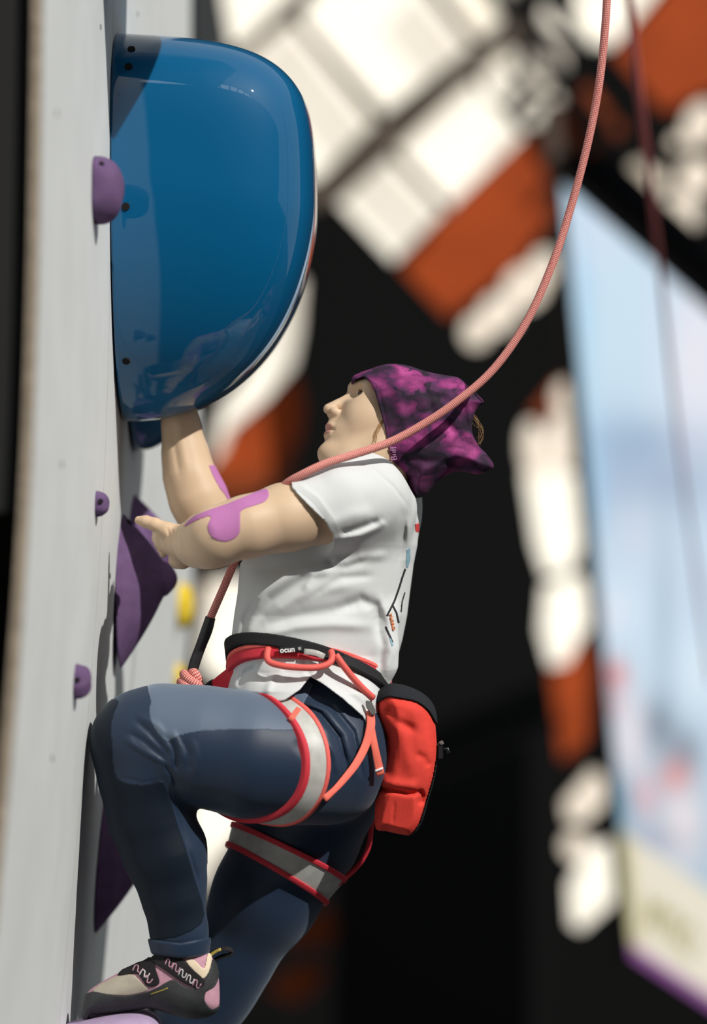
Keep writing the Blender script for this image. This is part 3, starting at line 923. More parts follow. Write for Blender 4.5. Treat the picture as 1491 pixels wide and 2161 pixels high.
# far hand under the dome
hand(body, [
    [(378, 862, .205, .0325), (382, 846, .25, .029), (378, 838, .285, .025)],
    [(402, 850, .27, .012), (410, 838, .31, .0105), (402, 824, .345, .0092)],
    [(388, 842, .295, .012), (384, 832, .335, .0108), (376, 822, .365, .0095)],
    [(374, 844, .295, .012), (364, 836, .335, .0108), (354, 828, .365, .0095)],
    [(362, 850, .285, .011), (348, 844, .32, .0098), (338, 838, .345, .0085)],
    [(366, 858, .215, .016), (344, 856, .235, .0125), (326, 858, .25, .010)]])

def body_f(p):
    return np.minimum(smin(body(p), head(p), .022), .2)
lo, hi = body.bounds(); l2, h2 = head.bounds()
lo, hi = np.minimum(lo, l2), np.maximum(hi, h2)
crease = strokes([([(352, 1112), (357, 1128), (366, 1150)], 3.0, -1.6), ([(362, 1116), (366, 1130), (374, 1150)], 3.0, -1.0), ([(437, 1098), (452, 1120), (450, 1140)], 10, 1.5),
                  ([(364, 890), (368, 940), (380, 1010)], 6, -2.2), ([(376, 880), (382, 930), (396, 1000)], 8, 1.8), ([(590, 1110), (680, 1090)], 20, 1.0)], 1)
bodyf = lambda p: body_f(p) - crease(p)
skin_o = sdf_obj('body', bodyf, lo, hi, .0019, M['skin'], person)

# eyes
for s in (1, -1):
    bm = bmesh.new(); bmesh.ops.create_uvsphere(bm, u_segments=24, v_segments=16, radius=.0126)
    bmesh.ops.transform(bm, matrix=Matrix.Translation(H(.0562, s * .0325, .0235)), verts=bm.verts)
    eye = bm_obj('eye', bm, M['eye_white'], person, True)
    bm = bmesh.new(); bmesh.ops.create_uvsphere(bm, u_segments=20, v_segments=12, radius=.0068)
    d = Vector(FW * .0088 + UPH * .0012 + SD * (.0012 * s))
    bmesh.ops.transform(bm, matrix=Matrix.Translation(Vector(H(.0562, s * .0325, .0235)) + d), verts=bm.verts)
    bm_obj('iris', bm, M['iris'], eye, True)
    # eyelashes
    for k in range(7):
        t = (k - 3) / 3
        a = np.array((.0700 - abs(t) * .004, s * (.0325 + t * .010), .0298 - abs(t) * .0018))
        tube('eyelash', [H(*a), H(*(a + np.array((.003, s * t * .0015, .001)))), H(*(a + np.array((.0048, s * t * .003, .0028))))], [.0006, .0005, .0002], M['hair'], eye, nseg=5, n=3, step=.002)
# eyebrow
for s in (1, -1):
    tube('eyebrow', [H(.0855, s * .010, .044), H(.0780, s * .026, .0525), H(.0610, s * .046, .049)], [.0022, .0028, .001], M['hair'], person, nseg=6, n=4)
# lips: thin skin of lip colour over the mouth
def lips_f(p):
    q = (p - HO) @ HR
    e1 = np.sqrt(((q[:, 1]) / .022) ** 2 + ((q[:, 2] + .0632) / .0062) ** 2) - 1
    e2 = np.sqrt(((q[:, 1]) / .020) ** 2 + ((q[:, 2] + .0762) / .0062) ** 2) - 1
    r = np.minimum(e1, e2) * .006
    b = bodyf(p)
    return np.maximum(np.maximum(np.maximum(b - .0006, -(b + .006)), r), .06 - q[:, 0])
sdf_obj('lips', lips_f, H(.09, 0, -.07) - .035, H(.09, 0, -.07) + .035, .0012, M['lip'], person, levels=3)

# hair: loose strands before the ear and at the back of the headwear
rng = random.Random(4)
bpy.context.view_layer.update()
M['hair_fine'] = mat('fine_hair', (.36, .20, .09), .5, .4)
for k in range(12):
    j = lambda a: rng.uniform(-a, a)
    q = [snap(skin_o, u, v) for u, v in ((808 + j(2), 888 + j(5)), (799 + j(3), 902 + j(5)), (791 + j(4), 920 + j(6)), (786 + j(6), 940 + j(8)))]
    tube('hair_strand', [np.array(a) + np.array(n) * .0005 for a, n in q if a is not None], [.0007, .0007, .0006, .0003], M['hair_fine'], person, nseg=5, n=4, step=.004)
for k in range(8):
    j = lambda a: rng.uniform(-a, a)
    tube('hair_strand', [P(995 + j(6), 880 + j(8), -.01 + j(.01)), P(1008 + j(6), 890 + j(12), -.01 + j(.01)), P(1014 + j(6), 912 + j(14), j(.01)), P(1010 + j(8), 935 + j(10), j(.01))], [.0005, .0005, .0005, .0002], M['hair'], person, nseg=4, n=4, step=.004)
for k in range(5):
    j = lambda a: rng.uniform(-a, a)
    tube('hair_strand', [P(822 + j(3), 968 + j(5), -.066), P(818 + j(3), 980 + j(5), -.068), P(810 + j(5), 990 + j(5), -.066)], [.0010, .0010, .0004], M['hair'], person, nseg=5, n=4, step=.004)

# tape on the elbows
def patch(fbase, px, ymax, up=.0012, dn=.006, ymin=-9):
    sd = poly_sd(px)
    def fn(p):
        b = fbase(p)
        u, v = uv_of(p)
        d = np.maximum(np.maximum(b - up, -(b + dn)), sd(u, v))
        return np.maximum(np.maximum(d, p[:, 1] - ymax), ymin - p[:, 1])
    return fn
TAPE = smooth_outline([(388, 1112), (396, 1100), (412, 1088), (440, 1076), (478, 1063), (520, 1046), (556, 1032), (566, 1036), (566, 1050), (552, 1062), (512, 1076), (507, 1090), (506, 1120), (498, 1134), (478, 1143), (456, 1140), (441, 1126), (438, 1108), (444, 1090), (420, 1096), (400, 1106)], 4)
sdf_obj('tape', patch(bodyf, TAPE, -.10), P(570, 1150, -.32), P(380, 1025, -.10) + np.array([0.2, 0, 0]), .002, M['tape'], person) if False else None
sdf_obj('tape', patch(bodyf, TAPE, -.12), np.array([-.40, -.33, -.08]), np.array([-.15, -.12, .07]), .0018, M['tape'], person)
TAPE2 = [(440, 982), (449, 1004), (463, 1030), (476, 1046), (492, 1080), (530, 1080), (480, 980)]
sdf_obj('tape', patch(bodyf, TAPE2, .4, ymin=.1), np.array([-.36, .1, -.02]), np.array([-.2, .3, .12]), .0018, M['tape'], person)

# ------------------------------------------------------------------ t-shirt
SH_V = np.array([ 965,  985, 1010, 1050, 1100, 1150, 1190, 1250, 1300, 1350, 1385, 1420, 1460, 1500, 1560, 1620.])
SH_L = np.array([ 735,  705,  680,  640,  585,  540,  513,  508,  500,  494,  497,  490,  476,  505,  560, 600.])
SH_R = np.array([ 800,  828,  852,  873,  880,  878,  870,  862,  856,  846,  836,  824,  812,  808,  808, 806.])
SH_B = np.array([.060, .090, .120, .155, .168, .168, .165, .158, .152, .155, .158, .166, .200, .222, .225, .22])
TSH = 0.38
def loft_f(p):
    u, v = uv_of(p)
    l, r, b = np.interp(v, SH_V, SH_L), np.interp(v, SH_V, SH_R), np.interp(v, SH_V, SH_B)
    k = (DIST + p[:, 1]) / FPX
    cx = ((l + r) / 2 - 745.5) / 1000
    E = (r - l) / 2000
    ts = np.interp(v, [1385, 1465], [TSH, .02])
    a = np.sqrt(np.maximum(E * E - (b * ts) ** 2, .0016))
    x = p[:, 0] - cx - p[:, 1] * ts
    n = 2.25
    q = ((np.abs(x) / a) ** n + (np.abs(p[:, 1]) / b) ** n) ** (1 / n)
    d = (q - 1) * np.minimum(a, b) * .85
    cap = (965 - v) * .001
    return smax(d, cap, .02)
SLEEVE = Field()
SLEEVE.chain([(765, 1052, -.09, .085), (700, 1066, -.155, .084), (640, 1084, -.186, .076)], .03)
SLEEVE.chain([(640, 1084, -.186, .076), (590, 1098, -.205, .080)], .02)
SLEEVE.chain([(765, 1052, -.09, .082), (812, 1072, -.03, .064)], .05)
SLEEVE.chain([(800, 1060, .10, .08), (745, 1085, .165, .080), (670, 1105, .178, .074)], .03)
armhole = Field()
armhole.chain([(690, 1076, -.165, .0715), (640, 1086, -.186, .069), (560, 1105, -.215, .070), (450, 1130, -.24, .075)], .01)
armhole.chain([(745, 1090, .165, .067), (600, 1120, .18, .065)], .01)
neckhole = Field(); neckhole.chain([(768, 985, 0, .062), (800, 930, -.005, .066), (835, 850, 0, .09)], .01)
SHIRT_ST = strokes([
    ([(715, 1128), (740, 1121), (775, 1108), (800, 1096)], 8, -6), ([(712, 1136), (760, 1130), (800, 1112), (815, 1100)], 8, 4), ([(690, 1110), (740, 1090), (790, 1082)], 16, 5),
    ([(520, 1200), (600, 1196), (680, 1180), (760, 1170)], 16, -5), ([(520, 1300), (560, 1250), (620, 1210), (680, 1190)], 13, 5), ([(530, 1330), (575, 1270), (640, 1225), (700, 1200)], 13, -6),
    ([(560, 1300), (620, 1262), (690, 1240), (760, 1235)], 14, 5), ([(700, 1200), (760, 1180), (820, 1170)], 10, 4), ([(690, 1178), (700, 1195), (730, 1196), (790, 1175)], 9, -5),
    ([(560, 1325), (640, 1298), (720, 1285), (780, 1270)], 14, -6), ([(540, 1345), (620, 1322), (700, 1318), (790, 1322)], 12, 6), ([(705, 1290), (760, 1265), (790, 1280), (805, 1330)], 12, -8),
    ([(640, 1250), (660, 1215), (700, 1205)], 8, 4), ([(650, 1262), (720, 1220), (790, 1215)], 9, -4), ([(800, 1255), (820, 1310), (825, 1380), (812, 1430)], 9, 5), ([(790, 1300), (806, 1360), (800, 1420)], 8, -5),
    ([(830, 1180), (845, 1140), (850, 1100), (848, 1070)], 8, -1.5), ([(852, 1200), (862, 1150), (860, 1090)], 7, 3), ([(505, 1360), (520, 1300), (545, 1260)], 9, -4),
    ([(680, 1000), (740, 1010), (800, 1040)], 25, 2), ([(620, 1030), (660, 1062), (697, 1112)], 4, -1.4), ([(625, 1018), (670, 1050), (706, 1100)], 5, 1.6),
    ([(745, 975), (790, 992), (830, 1028), (862, 1070)], 4, -1.5), ([(860, 1062), (852, 1130), (836, 1200)], 4, -1.2),
    ([(540, 1425), (600, 1440), (650, 1425)], 9, -4), ([(500, 1450), (520, 1420), (545, 1405)], 8, -5), ([(560, 1470), (575, 1430), (600, 1410)], 8, 4), ([(690, 1430), (740, 1470), (790, 1510)], 8, -3),
    ([(640, 1390), (650, 1420), (660, 1440)], 6, -3)], .06)
HEM = np.array([(440, 1470), (480, 1466), (520, 1474), (565, 1484), (600, 1478), (632, 1456), (655, 1428), (682, 1444), (722, 1474), (765, 1512), (785, 1552), (803, 1592), (815, 1590), (830, 1560), (900, 1540)], float)
def sleeve_f(p):
    u, v = uv_of(p)
    d = SLEEVE(p)
    near = (np.interp(v, [990, 1010, 1030, 1070, 1105, 1128, 1170], [616, 614, 620, 660, 694, 704, 696]) - u) * .00075 + (p[:, 1] + .22) * .10
    far = (655 - u) * .001
    d = np.maximum(d, np.where(p[:, 1] < .02, near, far))
    return np.maximum(d, -armhole(p))
BLOUSE = Field()                            # the back of the shirt hangs over the belt
BLOUSE.chain([(806, 1300, -.03, .030), (806, 1370, -.045, .030), (806, 1405, -.045, .028), (803, 1430, -.04, .017)], .02)
def shirt_solid(p):
    return smin(smin(loft_f(p), sleeve_f(p), .045), BLOUSE(p), .03) - SHIRT_ST(p)
def shirt_f(p):
    d = shirt_solid(p)
    u, v = uv_of(p)
    d = np.maximum(d, -neckhole(p))
    return np.maximum(d, (v - np.interp(u, HEM[:, 0], HEM[:, 1])) * .001)
shirt_o = sdf_obj('t_shirt', shirt_f, (-.32, -.30, -.53), (.16, .28, .13), .0022, M['shirt'], person)
shirt_o['label'] = 'white cotton t-shirt'
bpy.context.view_layer.update()
# prints on the back
def line_px(pts, w):
    pts = np.asarray(pts, float)
    t = np.gradient(pts, axis=0); t /= np.linalg.norm(t, axis=1)[:, None]
    n = np.stack([-t[:, 1], t[:, 0]], 1) * w / 2
    return list(map(tuple, np.vstack([pts + n, (pts - n)[::-1]])))
for px, mm in ((line_px([(855, 1200), (848, 1220), (842, 1240), (832, 1268), (816, 1300)], 4.5), 'print_black'),
               (line_px([(827, 1276), (836, 1293), (841, 1315)], 4.5), 'print_black'),
               (line_px([(813, 1322), (822, 1342), (828, 1356)], 4.5), 'print_black'),
               (line_px([(854, 1250), (848, 1270), (846, 1292)], 3), 'print_black'),
               ([(857, 1160), (865, 1155), (866, 1180), (860, 1200), (856, 1196)], 'print_teal'),
               ([(820, 1345), (827, 1348), (830, 1362), (826, 1366)], 'print_teal'),
               ([(875, 1106), (884, 1104), (884, 1124), (876, 1122)], 'print_red')):
    a = np.array(px)
    loc, _n = snap(shirt_o, a[:, 0].mean(), a[:, 1].mean())
    yk = loc.y + .035 if loc is not None else .05
    sdf_obj('print', patch(shirt_f, px, yk, .0007), (a[:, 0].min() * .001 - .775, -.2, (1080 - a[:, 1].max()) * .001 - .03), (a[:, 0].max() * .001 - .715, .13, (1080 - a[:, 1].min()) * .001 + .03), .0011, M[mm], shirt_o, levels=4)
bpy.context.view_layer.update()
def on_surface(o, u, v, lift=.001):
    loc, n = snap(o, u, v)
    if loc is None: return None, None
    return np.array(loc) + np.array(n) * lift, np.array(n)
pt, nn = on_surface(shirt_o, 825, 1313, .0025)
if pt is not None:
    rt = np.array(P(832, 1329, 0)) - np.array(P(818, 1298, 0)); rt /= np.linalg.norm(rt); rt -= nn * rt.dot(nn)
    text_obj('print', 'MIGRO', .0115, M['print_orange'], shirt_o, pt, rt, np.cross(nn, rt), depth=.0012)

# ------------------------------------------------------------------ leggings
LEG_N = [(700, 1600, -.085, .112), (620, 1606, -.125, .124), (520, 1592, -.150, .124), (420, 1574, -.155, .117), (340, 1560, -.155, .106), (298, 1566, -.155, .100)]
SHIN_N = [(298, 1566, -.155, .098), (306, 1640, -.155, .090), (318, 1720, -.150, .084), (345, 1800, -.148, .079), (366, 1890, -.145, .061), (378, 1965, -.140, .0545), (381, 2010, -.140, .053)]
LEG_F = [(690, 1640, .07, .125), (628, 1760, .10, .128), (560, 1890, .12, .112), (482, 2030, .14, .088), (455, 2085, .15, .082), (400, 2180, .16, .082), (330, 2330, .17, .065)]
legs = Field()
legs.chain(LEG_N, .03); legs.chain(SHIN_N, .025)
legs.chain([(392, 1780, -.145, .034), (398, 1850, -.14, .030)], .03)
legF = Field(); legF.chain(LEG_F, .03)
pelvis = Field()
pelvis.ell(P(700, 1575, .0), (.100, .160, .145), .03)
pelvis.chain([(650, 1450, -.05, .085), (690, 1520, -.06, .100)], .03)
pelvis.chain([(655, 1440, .05, .10), (690, 1520, .06, .105)], .03)
pelvis.chain([(700, 1640, -.075, .092), (702, 1560, -.08, .094)], .03)
pelvis.chain([(690, 1680, .06, .10), (690, 1600, .06, .10)], .03)
LEG_ST = strokes([
    ([(285, 1520), (315, 1545), (345, 1580), (362, 1602)], 6, -4), ([(268, 1545), (300, 1562), (335, 1590), (360, 1612)], 6, -3.5), ([(290, 1508), (330, 1530), (362, 1565)], 7, 3),
    ([(262, 1558), (300, 1585), (350, 1612)], 6, 3), ([(345, 1545), (362, 1570), (372, 1600), (370, 1630)], 6, -5), ([(362, 1540), (380, 1575), (385, 1610)], 6, 3.5),
    ([(385, 1560), (398, 1590), (398, 1630)], 6, -3), ([(405, 1560), (415, 1595), (415, 1640)], 6, 2), ([(345, 1612), (360, 1630), (375, 1660)], 5, -4), ([(346, 1640), (372, 1720), (400, 1800), (424, 1880)], 4, -2),
    ([(258, 1640), (300, 1652), (345, 1645)], 4, -1.5), ([(620, 1484), (675, 1505), (715, 1555), (738, 1640)], 5, -7), ([(640, 1468), (700, 1490), (745, 1545), (765, 1640)], 5, -6), ([(625, 1470), (690, 1500), (730, 1550), (752, 1640)], 9, 4), ([(650, 1500), (690, 1545), (712, 1610)], 8, 4),
    ([(660, 1530), (700, 1580), (715, 1640)], 7, 3), ([(620, 1560), (650, 1600), (655, 1650)], 10, -3), ([(330, 1990), (380, 1992), (435, 1985)], 4, -2.5)], .0)
def leg_solid(p):
    d = smin(smin(legs(p), pelvis(p), .05), legF(p), .035)
    return d - LEG_ST(p)
def leggings_f(p):
    u, v = uv_of(p)
    d = leg_solid(p)
    cut = np.where((p[:, 1] < 0.0) & (u < 450), v - (2012 + (u - 330) * .02), -100) * .001
    return np.maximum(np.maximum(d, cut), (1425 - v) * .001)
leg_o = sdf_obj('leggings', leggings_f, (-.60, -.32, -1.22), (.12, .30, -.30), .0028, M['navy'], person)
leg_o['label'] = 'navy stretch leggings with a dark knee panel'
# darker knee and shin panel, colour deepened for shade on the shin; rolled cuff
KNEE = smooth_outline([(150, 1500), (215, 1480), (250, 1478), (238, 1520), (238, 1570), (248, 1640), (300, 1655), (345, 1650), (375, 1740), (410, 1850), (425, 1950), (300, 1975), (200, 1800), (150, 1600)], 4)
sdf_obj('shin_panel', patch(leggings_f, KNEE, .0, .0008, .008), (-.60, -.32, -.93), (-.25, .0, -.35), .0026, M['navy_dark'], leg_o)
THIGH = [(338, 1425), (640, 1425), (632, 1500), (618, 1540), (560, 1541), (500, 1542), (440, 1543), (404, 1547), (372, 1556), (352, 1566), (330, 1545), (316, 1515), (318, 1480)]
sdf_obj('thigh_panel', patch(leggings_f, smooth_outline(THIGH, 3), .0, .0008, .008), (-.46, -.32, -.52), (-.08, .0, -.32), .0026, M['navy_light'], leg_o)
CUFF = [(280, 1972), (330, 1984), (380, 1990), (430, 1980), (460, 1975), (460, 2012), (430, 2018), (380, 2022), (330, 2016), (280, 2010)]
def cuff_f(p):
    u, v = uv_of(p)
    s = poly_sd(CUFF)(u, v)
    b = legs(p)
    return smax(np.maximum(b - .0055, -(b + .01)), s, .006)
sdf_obj('cuff', cuff_f, (-.45, -.26, -1.0), (-.28, -.04, -.83), .0024, M['navy'], leg_o)

# ------------------------------------------------------------------ headwear
BAN = smooth_outline([(742, 806), (756, 789), (775, 782), (800, 773), (830, 768), (862, 772), (900, 784), (940, 792), (965, 797), (988, 814), (1022, 847), (1006, 868), (999, 905), (1012, 938), (1041, 980), (1030, 994), (1005, 1001), (975, 995), (950, 999), (920, 1020), (896, 1045), (878, 1051), (862, 1040), (845, 1005), (800, 1000), (745, 900)], 4)
FACE = [(700, 700), (740, 815), (752, 801), (767, 795), (781, 807), (791, 829), (800, 861), (810, 895), (816, 924), (823, 958), (838, 995), (852, 1024), (870, 1060), (600, 1100), (600, 760)]
ban_sd, face_sd = poly_sd(BAN), poly_sd(FACE)
BAN_ST = strokes([([(880, 800), (905, 840), (915, 880)], 8, -3), ([(900, 830), (960, 850), (985, 860)], 8, -3), ([(840, 960), (900, 975), (980, 975)], 9, -3), ([(870, 1020), (900, 990), (960, 960), (1020, 975)], 9, 4),
                  ([(930, 880), (980, 930), (1015, 965)], 9, -4), ([(965, 797), (985, 850), (992, 900)], 5, 3), ([(846, 800), (840, 850), (850, 900)], 12, 3), ([(830, 1000), (860, 1010), (890, 1000)], 8, -3), ([(950, 820), (975, 870)], 8, -3),
                  ([(795, 815), (805, 850), (818, 905), (830, 960), (850, 1015)], 4, -1.5)], .02)
def ban_f(p):
    u, v = uv_of(p)
    s = ban_sd(u, v)
    t = np.clip((u - 900) / 140, 0, 1)
    Hh = .086 - .05 * t; W = .070 - .035 * t
    y = p[:, 1] - .000
    s1 = np.where(s < 0, 1 - np.minimum(-s, W) / W, 1 + s / W)
    d = (np.sqrt(s1 ** 2 + (np.abs(y) / Hh) ** 2) - 1) * np.minimum(W, Hh) * .8
    d = smin(d, head(p) - .005, .01) if True else d
    d = np.maximum(d, s - .001)
    d = d - BAN_ST(p)
    return smax(d, -face_sd(u, v), .004)
HOLE = Field(); HOLE.ell(P(1024, 900, .0), (.042, .022, .050), .01); HOLE.ell(P(1000, 845, -.005), (.020, .018, .020), .01)
ban_full = lambda p: smax(ban_f(p), -HOLE(p), .006)
ban_o = sdf_obj('headwear', ban_full, (-.02, -.12, .0), (.31, .12, .33), .0022, M['petal'], person)
ban_o['label'] = 'purple petal print tube headwear with open back'
bpy.context.view_layer.update()
pt, nn = on_surface(ban_o, 830, 958, .0012)
if pt is not None:
    rt = np.array(P(824, 941, 0)) - np.array(P(836, 976, 0)); rt = -rt if False else rt
    rt = rt / np.linalg.norm(rt); rt -= nn * rt.dot(nn)
    M['logo'] = mat('pale_pink_print', (.50, .25, .42), .7)
    text_obj('logo', 'Buff', .021, M['logo'], ban_o, pt, -rt * -1, np.cross(nn, rt), depth=.0008, shear=.2)

# ------------------------------------------------------------------ climbing shoe (near foot)
shoe = empty('climbing_shoe'); shoe.parent = person
SHOE = smooth_outline([(176, 2118), (184, 2095), (205, 2078), (240, 2058), (280, 2040), (300, 2030), (325, 2016), (345, 2000), (430, 2006), (452, 2030), (460, 2055), (463, 2090), (461, 2125), (440, 2143), (400, 2147), (360, 2138), (320, 2126), (280, 2130), (240, 2136), (195, 2140), (180, 2150), (174, 2140)], 4)
shoe_sd = poly_sd(SHOE)
def shoe_f(p):
    u, v = uv_of(p)
    s = shoe_sd(u, v)
    t = np.clip((u - 180) / 120, 0, 1)
    Hh = .034 + .008 * t; W = .030 + .018 * t
    y = p[:, 1] + .145 + .03 * np.clip((330 - u) / 150, 0, 1) * -1
    s1 = np.where(s < 0, 1 - np.minimum(-s, W) / W, 1 + s / W)
    d = (np.sqrt(s1 ** 2 + (np.abs(y) / Hh) ** 2) - 1) * np.minimum(W, Hh) * .8
    open_ = np.linalg.norm((p - P(398, 2020, -.14)) * np.array([1, 1.1, .9]), axis=1) - .034
    return smax(d, -open_, .006)
slo, shi = np.array([-.60, -.22, -1.09]), np.array([-.26, -.06, -.89])
upper = sdf_obj('upper', shoe_f, slo, shi, .0022, M['shoe_pink'], shoe)
def shoe_part(name, px, m, up=.0012, parent=None, sm=3):
    return sdf_obj(name, patch(shoe_f, smooth_outline(px, sm) if sm else px, .2, up, .006), slo, shi, .0018, M[m], parent or shoe)
shoe_part('rand', [(165, 2110), (186, 2095), (205, 2093), (240, 2101), (275, 2101), (310, 2093), (335, 2082), (352, 2072), (368, 2068), (395, 2084), (425, 2078), (440, 2060), (448, 2040), (460, 2050), (452, 2075), (436, 2090), (432, 2112), (448, 2130), (470, 2120), (470, 2160), (165, 2165)], 'rubber', .0022)
shoe_part('heel_rand', [(418, 2070), (440, 2050), (450, 2022), (462, 2050), (456, 2078), (440, 2090), (425, 2095)], 'rubber', .0018)
shoe_part('toe_patch', [(196, 2094), (210, 2078), (240, 2062), (265, 2055), (283, 2058), (300, 2075), (312, 2090), (275, 2100), (235, 2100)], 'shoe_beige', .0014)
shoe_part('strap', [(248, 2058), (270, 2036), (300, 2028), (318, 2020), (330, 2050), (336, 2076), (312, 2082), (296, 2062), (284, 2054)], 'shoe_black', .003)
shoe_part('strap', [(318, 2026), (330, 2012), (350, 2004), (372, 2014), (400, 2040), (432, 2070), (420, 2084), (390, 2076), (355, 2052)], 'shoe_black', .0042)
shoe_part('lining', [(392, 2026), (400, 2040), (425, 2066), (440, 2052), (447, 2020), (438, 2012), (430, 2044), (410, 2026)], 'shoe_cream', .002)
# printed squiggles on the straps
bpy.context.view_layer.update()
def squig(pts, m):
    q = []
    for (u, v) in pts:
        best = None
        for o in shoe.children:
            loc, n = snap(o, u, v)
            if loc is not None and (best is None or loc.y < best[0].y): best = (loc, n)
        if best is not None: q.append(np.array(best[0]) + np.array(best[1]) * .0004)
    if len(q) >= 2: tube('strap_print', q, .0013, M[m], shoe, nseg=6, n=4, step=.003)
M['sq_white'] = mat('white_print', (.62, .60, .60), .7)
for i, (ou, ov) in enumerate(((352, 2030), (366, 2040), (380, 2052), (396, 2064), (410, 2074))):
    squig([(ou - 4, ov + 6), (ou + 1, ov - 6), (ou + 6, ov - 4), (ou + 4, ov + 8), (ou + 9, ov + 11), (ou + 14, ov + 2)], 'sq_white' if i in (2, 3) else 'shoe_pink')
for i, (ou, ov) in enumerate(((286, 2044), (300, 2054), (306, 2066))):
    squig([(ou - 6, ov + 4), (ou, ov - 7), (ou + 6, ov - 4), (ou + 4, ov + 6), (ou + 10, ov + 8), (ou + 16, ov)], 'sq_white' if i == 1 else 'shoe_pink')
squig([(318, 2098), (330, 2094), (342, 2090), (354, 2085)], 'gold')
ribbon('pull_loop', [P(440, 2018, -.13), P(452, 2008, -.135), (P(472, 2002, -.14)), P(486, 2004, -.14), P(486, 2014, -.135), P(468, 2018, -.13), P(450, 2028, -.125)], .012, .002, M['shoe_black'], shoe, up=(0.1, -.6, .8))
ribbon('pull_loop_trim', [P(438, 2026, -.142), P(444, 2016, -.146), P(455, 2008, -.146), P(466, 2003, -.148)], .006, .002, M['gold'], shoe, up=(0.1, -.9, .3))

# ------------------------------------------------------------------ harness
har = tag(empty('climbing_harness'), 'red and grey climbing harness worn over the white shirt', 'harness')
def belt_s(p, off=0.0, m=.19, v0=1437, c=447):
    u, v = uv_of(p)
    return (v - (v0 + off + m * (u - 650) + c * p[:, 1])) * .001 / 1.12
def band(base, sfun, half, up, dn, clip=None):
    def fn(p):
        b = base(p)
        d = smax(np.maximum(b - up, -(b + dn)), np.abs(sfun(p)) - half, .002)
        if clip is not None: d = np.maximum(d, clip(p))
        return d
    return fn
wb = ((-.32, -.26, -.50), (.14, .26, -.12))
waist_smooth = lambda p: loft_f(p)
sdf_obj('waist_strap', band(waist_smooth, lambda p: belt_s(p, 2), .0125, .0112, .010), *wb, .0024, M['black_web'], har)['label'] = 'black webbing waist strap'
sdf_obj('waist_belt', band(waist_smooth, lambda p: belt_s(p, 11, m=.03), .0125, .0068, .012), *wb, .0024, M['red'], har)['label'] = 'red padded waist belt'
sdf_obj('belt_piping', band(waist_smooth, lambda p: belt_s(p, -1, m=.03), .0045, .0088, .010), *wb, .0020, M['coral'], har)
# front tie-in webbing running down to the knot
fs = ribbon('front_strap', [P(570, 1376, -.150), P(540, 1388, -.140), P(510, 1408, -.112), P(480, 1432, -.080), P(452, 1456, -.055), P(436, 1476, -.04)], [.024, .028, .032, .036, .036, .032], .006, M['red'], har, up=(-.35, -.9, .2))
bpy.context.view_layer.update()
for (u, v) in ((484, 1428), (491, 1422), (498, 1417)):
    q = [snap(fs, u + a, v + b) for a, b in ((-5, -8), (0, 0), (5, 8))]
    q = [np.array(a) + np.array(n) * .0004 for a, n in q if a is not None]
    if len(q) > 2: tube('stitching', q, .0007, M['coral'], har, nseg=5, n=2, step=.004)
tube('tie_in_loop', [P(452, 1440, -.045), P(440, 1448, -.05), P(432, 1462, -.045), P(438, 1476, -.035)], .008, M['black_web'], har)
# gear loops
tube('gear_loop', [P(566, 1368, -.166), P(563, 1386, -.178), P(570, 1398, -.186), P(600, 1406, -.194), P(640, 1409, -.196), P(672, 1408, -.192), P(694, 1400, -.186), P(701, 1386, -.178), P(698, 1374, -.168)], .0068, M['coral'], har)
tube('gear_loop', [P(708, 1382, -.176), P(722, 1402, -.174), P(744, 1430, -.164), P(768, 1456, -.146), P(786, 1472, -.126)], .0072, M['coral'], har)
# label on the belt
lab = ribbon('brand_patch', [P(588, 1373, -.173), P(612, 1370, -.175), P(638, 1369, -.176)], .013, .004, M['black_web'], har, up=(-.1, -1, .15))
text_obj('patch_lettering', 'ocun', .0155, M['label_white'], lab, P(606, 1371.5, -.179), (1, 0, .09), (-.09, .12, 1), depth=.0006, bold=.0004)
text_obj('patch_star', '*', .016, M['label_white'], lab, P(632, 1372, -.180), (1, 0, .05), (-.05, .12, 1), depth=.0006)
ribbon('reflective_tab', [P(641, 1375, -.175), P(665, 1378, -.175), P(684, 1386, -.172)], .012, .003, M['reflective'], har, up=(.1, -1, .15))
# near leg loop: an oblique slice of the thigh
legN_only = lambda p: smin(legs(p), pelvis(p), .05)
def loopN(p, off=0.0):
    u, v = uv_of(p)
    return (u - 424 - off + (p[:, 1] + .06) * 1300 + (v - 1605) * .06) * .001 / 1.64
lclip = lambda p: np.maximum((1462 - uv_of(p)[1]) * .001, p[:, 1] - .02)
lb = ((-.32, -.32, -.72), (.04, .06, -.34))
sdf_obj('leg_loop', band(legN_only, loopN, .0185, .0055, .008, lclip), *lb, .0022, M['reflective'], har)['label'] = 'grey reflective leg loop on the raised thigh'
sdf_obj('leg_loop_edge', band(legN_only, lambda p: loopN(p, -34), .0048, .0082, .008, lclip), *lb, .0020, M['red'], har)
sdf_obj('leg_loop_edge', band(legN_only, lambda p: loopN(p, 34), .0045, .0082, .008, lclip), *lb, .0020, M['coral'], har)
ribbon('leg_loop_tail', [P(534, 1466, -.10), P(548, 1473, -.112), P(566, 1482, -.13), P(584, 1490, -.15)], [.016, .018, .016, .012], .006, M['coral'], har, up=(-.1, -.6, .8))
bpy.context.view_layer.update()
LOOP_N = [o for o in har.children if o.name.startswith('leg_loop')]
for pts in (((612, 1520), (618, 1512), (624, 1504), (630, 1496)),):
    q = []
    for u, v in pts:
        hit = [snap(o, u, v) for o in LOOP_N]; hit = [h for h in hit if h[0] is not None]
        if hit:
            a, n = min(hit, key=lambda h: h[0].y); q.append((np.array(a) + np.array(n) * .0015, n))
    if len(q) > 2: ribbon('loop_tab', [a for a, n in q], .011, .003, M['webbing'], har, up=tuple(q[1][1]))
